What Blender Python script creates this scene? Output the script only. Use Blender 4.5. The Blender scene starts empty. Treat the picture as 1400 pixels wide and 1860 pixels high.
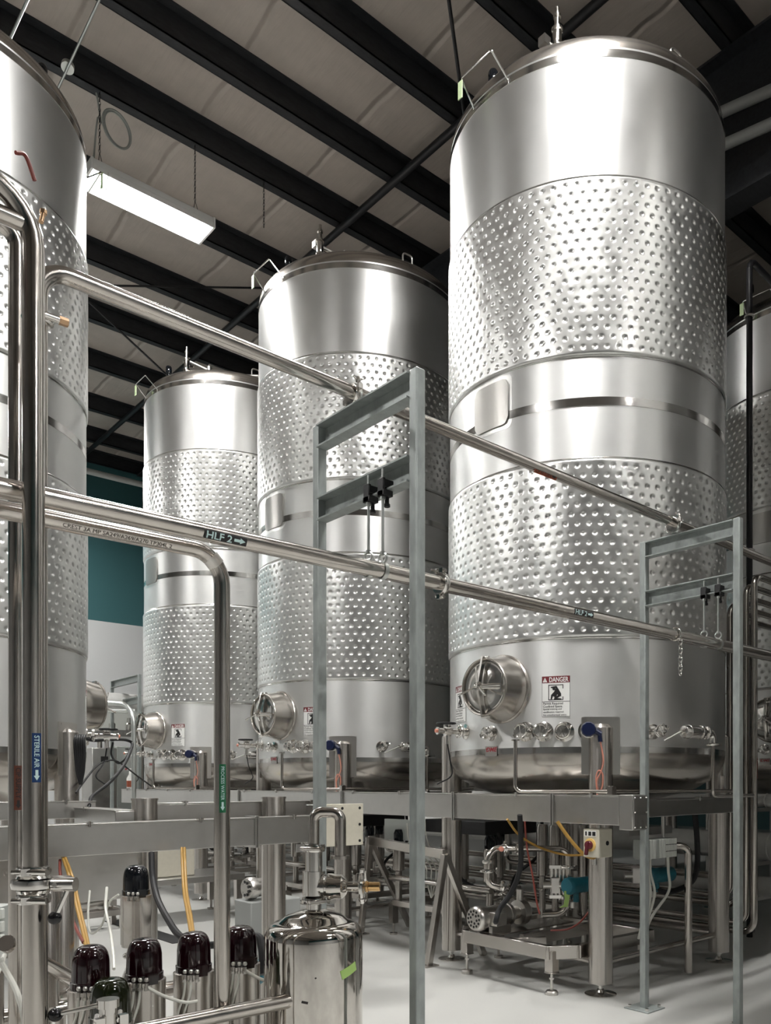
import bpy, bmesh, math, random
from math import sin, cos, pi, radians, sqrt, atan2
from mathutils import Vector as V, Matrix

random.seed(7)
SC = bpy.context.scene
COL = SC.collection

# ------------------------------------------------------------------ camera
EYE = 1.315
CA, SA = .7311, .6823          # the hall's axes are turned 43 degrees from the view
cam = bpy.data.cameras.new('camera')
cam.lens = 28.72
cam.sensor_width = 36
cam.shift_x = -.0860           # shift lens, camera held level
cam.shift_y = .2651
cam.clip_start = .05
camo = bpy.data.objects.new('camera', cam)
camo.location = (0, 0, EYE)
camo.rotation_euler = (pi/2, 0, -math.asin(SA))
COL.objects.link(camo)
SC.camera = camo

# ------------------------------------------------------------------ world, exposure
w = bpy.data.worlds.new('world'); SC.world = w; w.use_nodes = True
w.node_tree.nodes['Background'].inputs[0].default_value = (.6, .65, .7, 1)
w.node_tree.nodes['Background'].inputs[1].default_value = .0
SC.view_settings.view_transform = 'Standard'
SC.view_settings.look = 'None'
SC.view_settings.gamma = 1
SC.view_settings.use_curve_mapping = False
SC.view_settings.exposure = 0.0
LAMP_POWER = 272.0             # radiance of the lamps' diffusers
# hall lamp rows, last pair added unseen to brighten the back wall: (x, y) of every fixture
LAMPS = [(3.17, 8.10), (3.13, 2.6), (3.13, -2.8), (3.13, -8.2), (-3.9, 7.97), (-3.9, 2.6), (3.0, 15.9), (-2.6, 15.2)]
LAMP_Z = 7.03

# ------------------------------------------------------------------ helpers
def c2w(cx, d): return CA*cx + SA*d, -SA*cx + CA*d

def at(px, py, X=None, Y=None, d=None, Z=None):
    """a point of the place from where it is seen and the plane it stands on"""
    t = (px-860)/1484
    if X is not None: d = X/(SA + CA*t)
    elif Y is not None: d = Y/(CA - SA*t)
    elif Z is not None: d = (EYE-Z)*1484/(py-1423)
    x, y = c2w(t*d, d)
    return V((x, y, EYE + (1423-py)/1484*d))

def empty(name, loc=(0, 0, 0), label=None, cat=None, group=None, rot=0):
    o = bpy.data.objects.new(name, None)
    o.empty_display_size = .1
    o.location = loc; o.rotation_euler = (0, 0, rot)
    COL.objects.link(o)
    tag(o, label, cat, group)
    return o

def tag(o, label=None, cat=None, group=None, kind=None):
    if label: o['label'] = label
    if cat: o['category'] = cat
    if group: o['group'] = group
    if kind: o['kind'] = kind
    return o

def root_of(o):
    while o.parent: o = o.parent
    return o

def frame(axis, up=(0, 0, 1)):
    a = V(axis).normalized(); u = V(up)
    if abs(a.dot(u.normalized())) > .98: u = V((1, 0, 0)) if abs(a.x) < .9 else V((0, 1, 0))
    s = a.cross(u).normalized(); t = s.cross(a).normalized()
    return a, s, t

class MB:
    """collects shapes that become ONE mesh object"""
    def __init__(self): self.v = []; self.f = []
    def add(self, vs, fs):
        n = len(self.v); self.v += [V(p) for p in vs]; self.f += [[i+n for i in q] for q in fs]
        return self
    def box(self, a, b):
        x0, y0, z0 = a; x1, y1, z1 = b
        return self.add([(x0,y0,z0),(x1,y0,z0),(x1,y1,z0),(x0,y1,z0),(x0,y0,z1),(x1,y0,z1),(x1,y1,z1),(x0,y1,z1)],
                        [(0,3,2,1),(4,5,6,7),(0,1,5,4),(1,2,6,5),(2,3,7,6),(3,0,4,7)])
    def bar(self, p, q, w, h, up=(0, 0, 1)):
        a, s, t = frame(V(q)-V(p), up); p = V(p); q = V(q); s = s*w/2; t = t*h/2
        return self.add([p-s-t, p+s-t, p+s+t, p-s+t, q-s-t, q+s-t, q+s+t, q-s+t],
                        [(0,1,2,3),(7,6,5,4),(0,4,5,1),(1,5,6,2),(2,6,7,3),(3,7,4,0)])
    def ring_sweep(self, rings, cap0=True, cap1=True, closed=False):
        n = len(rings[0]); vs = [p for r in rings for p in r]; fs = []
        m = len(rings)
        for i in range(m if closed else m-1):
            j = (i+1) % m
            for k in range(n):
                l = (k+1) % n
                fs.append((i*n+k, i*n+l, j*n+l, j*n+k))
        if not closed:
            if cap0: fs.append(tuple(range(n-1, -1, -1)))
            if cap1: fs.append(tuple((m-1)*n+k for k in range(n)))
        return self.add(vs, fs)
    def cyl(self, p, q, r, r2=None, n=20, caps=True):
        r2 = r if r2 is None else r2
        p = V(p); q = V(q); a, s, t = frame(q-p)
        R = [[c + (s*cos(2*pi*k/n) + t*sin(2*pi*k/n))*rr for k in range(n)] for c, rr in ((p, r), (q, r2))]
        return self.ring_sweep(R, caps, caps)
    def lathe(self, prof, c=(0, 0, 0), axis=(0, 0, 1), n=32, up=(0, 0, 1), cap0=True, cap1=True):
        c = V(c); a, s, t = frame(axis, up); rings = []
        for r, h in prof:
            r = max(r, 1e-5)
            rings.append([c + a*h + (s*cos(2*pi*k/n) + t*sin(2*pi*k/n))*r for k in range(n)])
        return self.ring_sweep(rings, cap0, cap1)
    def sphere(self, c, r, n=16, sq=(1, 1, 1)):
        rings = []
        for i in range(1, n//2):
            th = pi*i/(n//2)
            rings.append([V(c) + V((r*sq[0]*sin(th)*cos(2*pi*k/n), r*sq[1]*sin(th)*sin(2*pi*k/n), -r*sq[2]*cos(th))) for k in range(n)])
        return self.ring_sweep(rings)
    def torus(self, c, axis, R, r, n=28, m=8, a0=0, a1=2*pi, up=(0, 0, 1), sr=1, st=1):
        c = V(c); a, s, t = frame(axis, up); full = abs(a1-a0-2*pi) < 1e-4
        N = n if full else n+1; rings = []
        for i in range(N):
            th = a0 + (a1-a0)*i/n; d = s*cos(th)*sr + t*sin(th)*st
            e = d.normalized()
            rings.append([c + d*R + (e*cos(2*pi*k/m) + a*sin(2*pi*k/m))*r for k in range(m)])
        return self.ring_sweep(rings, closed=full)
    def tube(self, pts, r, bend=0.0, n=14, caps=True, seg=7):
        """a round tube along pts with rounded bends"""
        pts = [V(p) for p in pts]; path = [pts[0]]
        for i in range(1, len(pts)-1):
            A, B, C = pts[i-1], pts[i], pts[i+1]
            u = (A-B).normalized(); v = (C-B).normalized(); ang = u.angle(v)
            if bend <= 0 or ang > pi-.02: path.append(B); continue
            L = min(bend/math.tan(ang/2), .49*(A-B).length, .49*(C-B).length); rad = L*math.tan(ang/2)
            ctr = B + (u+v).normalized()*(rad/sin(ang/2))
            e1 = (B+u*L-ctr).normalized(); tot = pi-ang; ax = e1.cross((B+v*L-ctr)).normalized()
            for k in range(seg+1): path.append(ctr + (Matrix.Rotation(tot*k/seg, 3, ax) @ e1)*rad)
        path.append(pts[-1])
        return self.sweep(path, r, n, caps)
    def sweep(self, path, r, n=12, caps=True):
        path = [p for i, p in enumerate(path) if i == 0 or (p-path[i-1]).length > 1e-6]
        T = []
        for i in range(len(path)):
            a = path[max(i-1, 0)]; b = path[min(i+1, len(path)-1)]; T.append((b-a).normalized())
        _, s, t = frame(T[0]); rings = []
        for i, p in enumerate(path):
            s = (s - T[i]*s.dot(T[i])).normalized(); t = s.cross(T[i]); rr = r[i] if isinstance(r, list) else r
            rings.append([p + (s*cos(2*pi*k/n) - t*sin(2*pi*k/n))*rr for k in range(n)])
        return self.ring_sweep(rings, caps, caps)
    def curve(self, pts, r, n=8, res=8):
        """a smooth cable through pts (Catmull-Rom)"""
        P = [V(p) for p in pts]; P = [2*P[0]-P[1]] + P + [2*P[-1]-P[-2]]; path = []
        for i in range(1, len(P)-2):
            for k in range(res):
                u = k/res
                path.append(.5*((2*P[i]) + (P[i+1]-P[i-1])*u + (2*P[i-1]-5*P[i]+4*P[i+1]-P[i+2])*u*u + (-P[i-1]+3*P[i]-3*P[i+1]+P[i+2])*u**3))
        path.append(P[-2])
        return self.sweep(path, r, n)
    def prism(self, poly, o, ex, ey, h):
        o = V(o); ex = V(ex); ey = V(ey); nz = ex.cross(ey).normalized()*h; n = len(poly)
        vs = [o + ex*x + ey*y for x, y in poly]; vs += [p + nz for p in vs]
        return self.add(vs, [tuple(range(n-1, -1, -1)), tuple(range(n, 2*n))] + [(i, (i+1) % n, n+(i+1) % n, n+i) for i in range(n)])
    def hexnut(self, c, axis, r, h):
        a, s, t = frame(axis); c = V(c)
        return self.cyl(c-a*h/2, c+a*h/2, r, n=6)
    def build(self, name, mat, parent=None, bev=0, ang=35, smooth=True):
        me = bpy.data.meshes.new(name)
        off = root_of(parent).location if parent else V((0, 0, 0))
        me.from_pydata([p-off for p in self.v], [], self.f); me.update()
        if smooth:
            me.polygons.foreach_set('use_smooth', [True]*len(me.polygons))
            try: me.set_sharp_from_angle(angle=radians(ang))
            except Exception: pass
        o = bpy.data.objects.new(name, me); COL.objects.link(o)
        me.materials.append(mat)
        if parent: o.parent = parent
        if bev:
            m = o.modifiers.new('bevel', 'BEVEL'); m.width = bev; m.segments = 2; m.limit_method = 'ANGLE'; m.angle_limit = radians(40)
        return o

def copy_tree(o, parent=None):
    c = o.copy(); COL.objects.link(c); c.parent = parent
    for k in ('label', 'category', 'group'):
        if parent is not None and k == 'category' and k in c: del c[k]
    for ch in list(o.children): copy_tree(ch, c)
    return c

_glyph = {}
def text_mesh(s, bold=.0):
    """letters as flat outlines, cap height about .7 per unit size, centred on 0"""
    key = (s, bold)
    if key not in _glyph:
        cu = bpy.data.curves.new('lettering', 'FONT'); cu.body = s; cu.align_x = 'CENTER'; cu.offset = bold
        cu.resolution_u = 3
        o = bpy.data.objects.new('lettering', cu); COL.objects.link(o)
        dg = bpy.context.evaluated_depsgraph_get(); dg.update()
        me = o.evaluated_get(dg).to_mesh()
        bm = bmesh.new(); bm.from_mesh(me)
        for k in range(-3, 12):      # cut across so the letters can follow a curved pipe
            bmesh.ops.bisect_plane(bm, geom=bm.verts[:]+bm.edges[:]+bm.faces[:], plane_co=(0, k*.09, 0), plane_no=(0, 1, 0), dist=1e-5)
        bm.verts.index_update()
        vs = [(p.co.x, p.co.y-.34) for p in bm.verts]; fs = [[v.index for v in q.verts] for q in bm.faces]; bm.free()
        o.evaluated_get(dg).to_mesh_clear()
        bpy.data.objects.remove(o); bpy.data.curves.remove(cu)
        _glyph[key] = (vs, fs)
    return _glyph[key]

def arrow_poly(L=1.0, h=.5, shaft=.22, head=.42):
    return [(0, -shaft/2), (L-head, -shaft/2), (L-head, -h/2), (L, 0), (L-head, h/2), (L-head, shaft/2), (0, shaft/2)]

# ------------------------------------------------------------------ materials
def node(nt, kind, **kw):
    n = nt.nodes.new(kind)
    for k, v in kw.items():
        if hasattr(n, k): setattr(n, k, v)
    return n

def mat(name, col, metal=0, rough=.5, noise=0, scale=(6, 6, 6), rvar=0, aniso=0, bump=0, bscale=40, emit=0, spec=None, coat=0, tint=None):
    m = bpy.data.materials.new(name); m.use_nodes = True; nt = m.node_tree; b = nt.nodes['Principled BSDF']
    b.inputs['Base Color'].default_value = (*col, 1); b.inputs['Metallic'].default_value = metal; b.inputs['Roughness'].default_value = rough
    if spec is not None: b.inputs['Specular IOR Level'].default_value = spec
    if coat: b.inputs['Coat Weight'].default_value = coat; b.inputs['Coat Roughness'].default_value = .05
    if emit:
        b.inputs['Emission Color'].default_value = (*col, 1); b.inputs['Emission Strength'].default_value = emit
    if noise or rvar:
        tc = node(nt, 'ShaderNodeTexCoord'); mp = node(nt, 'ShaderNodeMapping'); mp.inputs['Scale'].default_value = scale
        nz = node(nt, 'ShaderNodeTexNoise'); nz.inputs['Detail'].default_value = 4
        nt.links.new(tc.outputs['Object'], mp.inputs[0]); nt.links.new(mp.outputs[0], nz.inputs['Vector'])
        if noise:
            rp = node(nt, 'ShaderNodeMapRange'); rp.inputs['From Min'].default_value = .3; rp.inputs['From Max'].default_value = .7
            mx = node(nt, 'ShaderNodeMix', data_type='RGBA')
            t = tint or tuple(max(0, c*(1-noise)) for c in col)
            mx.inputs['A'].default_value = (*t, 1); mx.inputs['B'].default_value = (*[min(1, c*(1+noise*.3)) for c in col], 1)
            nt.links.new(nz.outputs[0], rp.inputs[0]); nt.links.new(rp.outputs[0], mx.inputs['Factor'])
            nt.links.new(mx.outputs['Result'], b.inputs['Base Color'])
        if rvar:
            rr = node(nt, 'ShaderNodeMapRange'); rr.inputs['From Min'].default_value = .3; rr.inputs['From Max'].default_value = .7
            rr.inputs['To Min'].default_value = max(.02, rough-rvar); rr.inputs['To Max'].default_value = rough+rvar
            nt.links.new(nz.outputs[0], rr.inputs[0]); nt.links.new(rr.outputs[0], b.inputs['Roughness'])
    if aniso:
        b.inputs['Anisotropic'].default_value = aniso
        tg = node(nt, 'ShaderNodeTangent', direction_type='RADIAL', axis='Z')
        b.inputs['Anisotropic Rotation'].default_value = .25
        nt.links.new(tg.outputs[0], b.inputs['Tangent'])
    if bump:
        tc2 = node(nt, 'ShaderNodeTexCoord'); n2 = node(nt, 'ShaderNodeTexNoise'); n2.inputs['Scale'].default_value = bscale
        bp = node(nt, 'ShaderNodeBump'); bp.inputs['Strength'].default_value = bump; bp.inputs['Distance'].default_value = .01
        nt.links.new(tc2.outputs['Object'], n2.inputs['Vector']); nt.links.new(n2.outputs[0], bp.inputs['Height']); nt.links.new(bp.outputs[0], b.inputs['Normal'])
    return m

M = {}
M['shell'] = mat('brushed_tank_steel', (.70, .70, .69), 1, .44, noise=.03, scale=(1.5, 1.5, 1.5), rvar=.015, aniso=.68)
M['jacket'] = mat('pressed_jacket_steel', (.71, .71, .695), 1, .34, noise=.07, scale=(3, 3, 3), rvar=.05, bump=.12, bscale=9)
M['band'] = mat('polished_weld_band', (.58, .57, .55), 1, .16, noise=.05, scale=(2, 2, 8), rvar=.03)
M['head'] = mat('polished_head_steel', (.50, .47, .435), 1, .24, noise=.04, scale=(2, 2, 4), rvar=.02)
M['pipe'] = mat('polished_pipe_steel', (.54, .505, .47), 1, .17, noise=.06, scale=(5, 5, 5), rvar=.02)
M['leg'] = mat('brushed_leg_steel', (.52, .49, .46), 1, .27, aniso=.75)
M['fit'] = mat('bright_fitting_steel', (.70, .68, .65), 1, .14)
M['cast'] = mat('cast_steel', (.62, .60, .57), 1, .30)
M['way'] = mat('brushed_wireway_steel', (.54, .53, .51), 1, .32, noise=.05, scale=(3, 3, 3), rvar=.03)
M['mirror'] = mat('mirror_steel', (.66, .63, .59), 1, .06, noise=.14, scale=(9, 9, 4), rvar=.02, bump=.10, bscale=7)
M['galv'] = mat('grey_painted_steel', (.33, .36, .35), .25, .42, noise=.22, scale=(7, 7, 3), rvar=.08)
M['zinc'] = mat('zinc_rod', (.55, .57, .55), 1, .35)
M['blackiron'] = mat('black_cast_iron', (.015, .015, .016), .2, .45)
M['rubber'] = mat('black_rubber', (.010, .010, .011), 0, .55, spec=.3)
M['dome'] = mat('maroon_black_plastic', (.007, .0008, .002), 0, .10, coat=.25)
M['domeg'] = mat('green_black_plastic', (.005, .007, .0015), 0, .10, coat=.25)
M['domeb'] = mat('blue_black_plastic', (.003, .004, .006), 0, .12, coat=.2)
M['ball'] = mat('black_phenolic_ball', (.006, .006, .007), 0, .08)
M['brass'] = mat('brass', (.72, .47, .22), 1, .22)
M['bronze'] = mat('bronze_nut', (.50, .33, .20), 1, .3)
M['blue'] = mat('dark_blue_plastic', (.006, .011, .045), 0, .3)
M['teal'] = mat('teal_painted_casting', (.010, .115, .155), 0, .4)
M['yellow'] = mat('yellow_cable', (.32, .18, .03), 0, .5)
M['red'] = mat('dark_red_cable', (.17, .03, .02), 0, .4)
M['pink'] = mat('salmon_cable', (.60, .235, .17), 0, .5)
M['clear'] = mat('milky_tubing', (.62, .62, .57), 0, .25)
M['white'] = mat('white_pvc_jacket', (.56, .56, .54), 0, .35, noise=.05, scale=(3, 3, 3))
M['beige'] = mat('beige_enclosure', (.56, .53, .44), 0, .4, noise=.05)
M['greybox'] = mat('grey_module_plastic', (.36, .38, .36), 0, .45)
M['palebox'] = mat('pale_module_plastic', (.62, .64, .60), 0, .45)
M['knob'] = mat('maroon_knob', (.10, .012, .02), 0, .25)
M['yellowp'] = mat('yellow_ring', (.75, .50, .16), 0, .4)
M['green'] = mat('green_tape', (.36, .55, .16), 0, .6)
M['greentag'] = mat('faded_green_tape', (.45, .56, .33), 0, .6, noise=.2, scale=(60, 60, 60))
M['purlin'] = mat('dark_primed_steel', (.030, .032, .036), .3, .5, noise=.3, scale=(2, 8, 8))
M['blackpipe'] = mat('black_steel_pipe', (.012, .012, .014), .2, .45)
M['duct'] = mat('dull_grey_duct', (.30, .31, .30), 0, .5)
M['ltgrey'] = mat('light_grey_paint', (.60, .60, .58), 0, .4)
M['lens'] = mat('lamp_diffuser', (1.0, .985, .96), 0, .4, emit=LAMP_POWER)
M['lamp'] = mat('white_lamp_housing', (.75, .75, .74), 0, .4)
M['lred'] = mat('sign_red', (.16, .022, .028), 0, .4)
M['lwhite'] = mat('sign_white', (.80, .80, .78), 0, .4)
M['lblack'] = mat('sign_black', (.01, .01, .01), 0, .45)
M['lblue'] = mat('label_blue', (.005, .032, .115), 0, .35)
M['lgreen'] = mat('label_green', (.011, .125, .055), 0, .35)
M['lrust'] = mat('label_rust', (.24, .055, .025), 0, .4)
M['lrust2'] = mat('label_dark_rust', (.085, .025, .014), 0, .4)
M['lpale'] = mat('label_pale_print', (.55, .72, .72), 0, .4)
M['ink'] = mat('etched_ink', (.13, .12, .11), .6, .4)
M['plate'] = mat('nameplate_steel', (.38, .37, .35), .9, .34, aniso=.6)
M['logored'] = mat('logo_red', (.32, .03, .04), 0, .4)
M['bottle'] = mat('frosted_bottle', (.66, .66, .64), 0, .3)
# ------------------------------------------------------------------ lamps
def lamp(i, x, y):
    lab = 'long glowing white lamp hung on chains from the purlins beside the left tank' if i == 0 else \
          'LED high bay lamp of the same row pattern, hung over the hall outside the picture'
    t = empty('high_bay_lamp', (x, y, LAMP_Z), lab, 'lamp', 'high bay lamps over the hall')
    h = MB().box((x-.595, y-.178, LAMP_Z+.012), (x+.595, y+.178, LAMP_Z+.075)); h.box((x-.5, y-.09, LAMP_Z+.075), (x+.5, y+.09, LAMP_Z+.12))
    for sy in (-1, 1): h.box((x-.595, y+sy*.174-.006, LAMP_Z-.03), (x+.595, y+sy*.174+.006, LAMP_Z+.02))
    h.build('housing', M['lamp'], t, bev=.003)
    MB().box((x-.565, y-.155, LAMP_Z-.004), (x+.565, y+.155, LAMP_Z+.010)).build('diffuser', M['lens'], t, smooth=False)
    for s in (-1, 1):
        e = MB()
        e.box((x+s*.595-.012, y-.184, LAMP_Z-.03), (x+s*.595+.012, y+.184, LAMP_Z+.08))
        e.build('end_cap', M['lamp'], t, bev=.004)
        c = MB(); X = x+s*.47; z0 = LAMP_Z+.12
        n = 18
        top = 7.895
        c.tube([(X, y-.10, LAMP_Z+.08), (X, y, LAMP_Z+.28), (X, y+.10, LAMP_Z+.08)], .003, n=6)
        for k in range(n):
            z = LAMP_Z+.28 + (top-LAMP_Z-.28)*(k+.5)/n
            c.torus((X, y, z), (1, 0, 0) if k % 2 else (0, 1, 0), .013, .003, n=10, m=5, sr=.6, st=1.6)
        c.build('chain', M['blackiron'], t)
    if i == 0:
        q = MB(); X = x-.47
        q.curve([(X-.03, y, 7.86), (X-.01, y, 7.75), (X+.02, y+.03, 7.62), (X-.02, y, 7.62), (X-.05, y, 7.28), (X-.06, y, LAMP_Z+.1)], .009)
        q.torus((X+.16, y, 7.62), (-.3, 1, .1), .155, .009, n=36); q.torus((X+.17, y+.02, 7.63), (-.35, 1, .05), .145, .009, n=36)
        q.build('power_cord', M['greybox'], t)
        b = MB(); b.tube([(x-.45, y-.178, LAMP_Z), (x-.50, y-.26, LAMP_Z-.22), (x-.565, y-.24, LAMP_Z-.22)], .006, n=6)
        b.build('pull_bracket', M['lamp'], t)
    return t
for i, (x, y) in enumerate(LAMPS): lamp(i, x, y)

# ------------------------------------------------------------------ the hall
CEIL = 8.13
X0, X1, Y0, Y1 = -14.0, 22.0, -14.0, 17.6
def wall_mat(name='painted_wall'):
    m = bpy.data.materials.new(name); m.use_nodes = True; nt = m.node_tree; b = nt.nodes['Principled BSDF']
    b.inputs['Roughness'].default_value = .6
    g = node(nt, 'ShaderNodeNewGeometry'); sx = node(nt, 'ShaderNodeSeparateXYZ'); gt = node(nt, 'ShaderNodeMath', operation='GREATER_THAN'); gt.inputs[1].default_value = 4.67
    mx = node(nt, 'ShaderNodeMix', data_type='RGBA'); mx.inputs['A'].default_value = (.66, .67, .67, 1); mx.inputs['B'].default_value = (.045, .135, .145, 1)
    nt.links.new(g.outputs['Position'], sx.inputs[0]); nt.links.new(sx.outputs['Z'], gt.inputs[0]); nt.links.new(gt.outputs[0], mx.inputs['Factor']); nt.links.new(mx.outputs['Result'], b.inputs['Base Color'])
    return m
WALL = wall_mat()
TEALW = mat('teal_painted_wall', (.03, .085, .09), 0, .6)
GREYW = mat('grey_painted_wall', (.28, .285, .285), 0, .6)
def floor_mat():
    m = mat('epoxy_floor', (.48, .48, .46), 0, .32, noise=.05, scale=(.5, .5, .5), rvar=.04)
    nt = m.node_tree; b = nt.nodes['Principled BSDF']; b.inputs['Specular IOR Level'].default_value = .4
    n2 = node(nt, 'ShaderNodeTexNoise'); n2.inputs['Scale'].default_value = 2.5; bp = node(nt, 'ShaderNodeBump'); bp.inputs['Strength'].default_value = .02
    tc = node(nt, 'ShaderNodeTexCoord'); nt.links.new(tc.outputs['Object'], n2.inputs['Vector']); nt.links.new(n2.outputs[0], bp.inputs['Height']); nt.links.new(bp.outputs[0], b.inputs['Normal'])
    return m
def ceil_mat():
    m = mat('white_insulation_facing', (.46, .412, .37), 0, .55, noise=.10, scale=(.8, .8, .8))
    nt = m.node_tree; b = nt.nodes['Principled BSDF']
    tc = node(nt, 'ShaderNodeTexCoord'); sp = node(nt, 'ShaderNodeSeparateXYZ'); nt.links.new(tc.outputs['Object'], sp.inputs[0])
    # seams across the purlins every 1.2 m, and stretched wrinkles
    md = node(nt, 'ShaderNodeMath', operation='PINGPONG'); md.inputs[1].default_value = .62
    wob = node(nt, 'ShaderNodeTexNoise'); wob.inputs['Scale'].default_value = 1.3; nt.links.new(tc.outputs['Object'], wob.inputs['Vector'])
    wa = node(nt, 'ShaderNodeMath', operation='MULTIPLY_ADD'); wa.inputs[1].default_value = .16; nt.links.new(wob.outputs[0], wa.inputs[0]); nt.links.new(sp.outputs['X'], wa.inputs[2])
    nt.links.new(wa.outputs[0], md.inputs[0])
    sm = node(nt, 'ShaderNodeMapRange', interpolation_type='SMOOTHSTEP'); sm.inputs['From Min'].default_value = .0; sm.inputs['From Max'].default_value = .05
    nt.links.new(md.outputs[0], sm.inputs[0])
    mp = node(nt, 'ShaderNodeMapping'); mp.inputs['Scale'].default_value = (9, 1.2, 1); nt.links.new(tc.outputs['Object'], mp.inputs[0])
    wr = node(nt, 'ShaderNodeTexNoise'); wr.inputs['Scale'].default_value = 1.2; wr.inputs['Detail'].default_value = 3; nt.links.new(mp.outputs[0], wr.inputs['Vector'])
    ad = node(nt, 'ShaderNodeMath', operation='MULTIPLY_ADD'); ad.inputs[1].default_value = .35; nt.links.new(wr.outputs[0], ad.inputs[0]); nt.links.new(sm.outputs[0], ad.inputs[2])
    bp = node(nt, 'ShaderNodeBump'); bp.inputs['Strength'].default_value = .55; bp.inputs['Distance'].default_value = .05
    nt.links.new(ad.outputs[0], bp.inputs['Height']); nt.links.new(bp.outputs[0], b.inputs['Normal'])
    return m
def struct(name, mb, m, **k): return tag(mb.build(name, m, **k), kind='structure')
struct('floor', MB().box((X0, Y0, -.2), (X1, Y1, 0)), floor_mat(), smooth=False)
struct('ceiling', MB().box((X0, Y0, CEIL), (X1, Y1, CEIL+.15)), ceil_mat(), smooth=False)
struct('wall_back', MB().box((X0-.2, Y1, -.2), (X1+.2, Y1+.2, CEIL+.15)), WALL, smooth=False)
struct('wall_front', MB().box((X0-.2, Y0-.2, -.2), (X1+.2, Y0, CEIL+.15)), WALL, smooth=False)
struct('wall_left', MB().box((X0-.2, Y0, -.2), (X0, Y1, CEIL+.15)), GREYW, smooth=False)
struct('wall_right', MB().box((X1, Y0, -.2), (X1+.2, Y1, CEIL+.15)), TEALW, smooth=False)
# purlins along X: Z sections
PUR = [k*.9585 for k in (5.12, 6.27, 7.38, 8.42, 9.83, 11.24, 12.66, 14.1, 15.7, 17.15, 3.9, 2.7, 1.5, .3, -1.0, -2.3, -3.6, -5, -6.4, -7.8, -9.2, -10.6, -12, -13.4, 18.3)]
for i, y in enumerate(PUR):
    b = MB(); zb = 7.885
    b.box((X0, y-.005, zb), (X1, y+.005, CEIL))
    b.box((X0, y-.005, zb), (X1, y+.10, zb+.012)); b.box((X0, y+.09, zb), (X1, y+.10, zb+.035))
    b.box((X0, y-.09, CEIL-.012), (X1, y+.005, CEIL))
    struct('trim_%d' % (i+1), b, M['purlin'], smooth=False)
# deep rafters along Y
for j, (x, zr) in enumerate(((6.75, 6.55), (-5.6, 7.4))):
    b = MB(); b.box((x-.012, Y0, zr), (x+.012, Y1, 7.885)); b.box((x-.13, Y0, zr-.02), (x+.13, Y1, zr+.005)); b.box((x-.13, Y0, 7.86), (x+.13, Y1, 7.885))
    struct('trim_%d' % (len(PUR)+1+j), b, M['purlin'], smooth=False)

# ------------------------------------------------------------------ tanks
NC, NR = 86, 18            # dimple columns and rows of a cooling jacket
def jacket_mesh(height):
    """pressed sheet with staggered round dimples, weld spot in each"""
    import numpy as np
    nu, rowres = NC*11, 10
    nv = NR*rowres + 14
    pitch = height/(NR+.55); cp = 2*pi*1.012/NC
    u = np.arange(nu)/nu*NC
    z = np.linspace(0, height, nv+1)
    U, Z = np.meshgrid(u, z)
    R = np.full(U.shape, 1.0115)
    edge = np.minimum(Z, height-Z); R -= .0105*np.clip(1-edge/.016, 0, 1)**2
    rows = (Z - pitch*.775)/pitch
    for k in range(NR):
        off = .5*(k % 2)
        du = (U-off) - np.round(U-off)
        dist = np.sqrt((du*cp)**2 + ((rows-k)*pitch)**2)
        d = np.clip(1-dist/.0185, 0, 1); d = d*d*(3-2*d)
        R -= .0078*np.minimum(d*1.25, 1)
        R += .0020*np.clip(1-dist/.0050, 0, 1)
    R += .0014*np.sin(U*2*pi/NC*13+Z*9)*np.sin(Z*11+U*.7)
    th = U/NC*2*pi
    co = np.stack([R*np.cos(th), R*np.sin(th), Z], -1).reshape(-1, 3)
    idx = np.arange((nv+1)*nu).reshape(nv+1, nu)
    a = idx[:-1]; b = np.roll(a, -1, 1); d = idx[1:]; c = np.roll(d, -1, 1)
    q = np.stack([a, b, c, d], -1).reshape(-1, 4)
    me = bpy.data.meshes.new('dimple_jacket')
    me.vertices.add(len(co)); me.vertices.foreach_set('co', co.ravel().astype('f'))
    me.loops.add(q.size); me.loops.foreach_set('vertex_index', q.ravel().astype('i'))
    me.polygons.add(len(q)); me.polygons.foreach_set('loop_start', np.arange(0, q.size, 4).astype('i'))
    me.polygons.foreach_set('use_smooth', np.ones(len(q), dtype=bool))
    me.update(calc_edges=True); me.validate()
    me.materials.append(M['jacket'])
    return me
JH = 1.11
JACKET = jacket_mesh(JH)
Z_SEAM, Z_SIDE0, Z_SIDE1 = 1.545, 1.507, 5.90

def pol(r, deg, z): return V((r*cos(radians(deg)), r*sin(radians(deg)), z))
DC = (.826, 6.083)         # the front tank seen from the camera: across, along
def tang(px, r=1.0):
    """bearing on the front tank of what is seen at this column"""
    t = (px-860)/1484; a = 1+t*t; b = -2*(t*DC[0]+DC[1]); c = DC[0]**2+DC[1]**2-r*r
    d = (-b-sqrt(max(b*b-4*a*c, 0)))/(2*a); x, y = t*d-DC[0], d-DC[1]
    return math.degrees(atan2(-SA*x+CA*y, CA*x+SA*y)) % 360, d
def tz(py, d): return EYE + (1423-py)/1484*d

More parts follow.
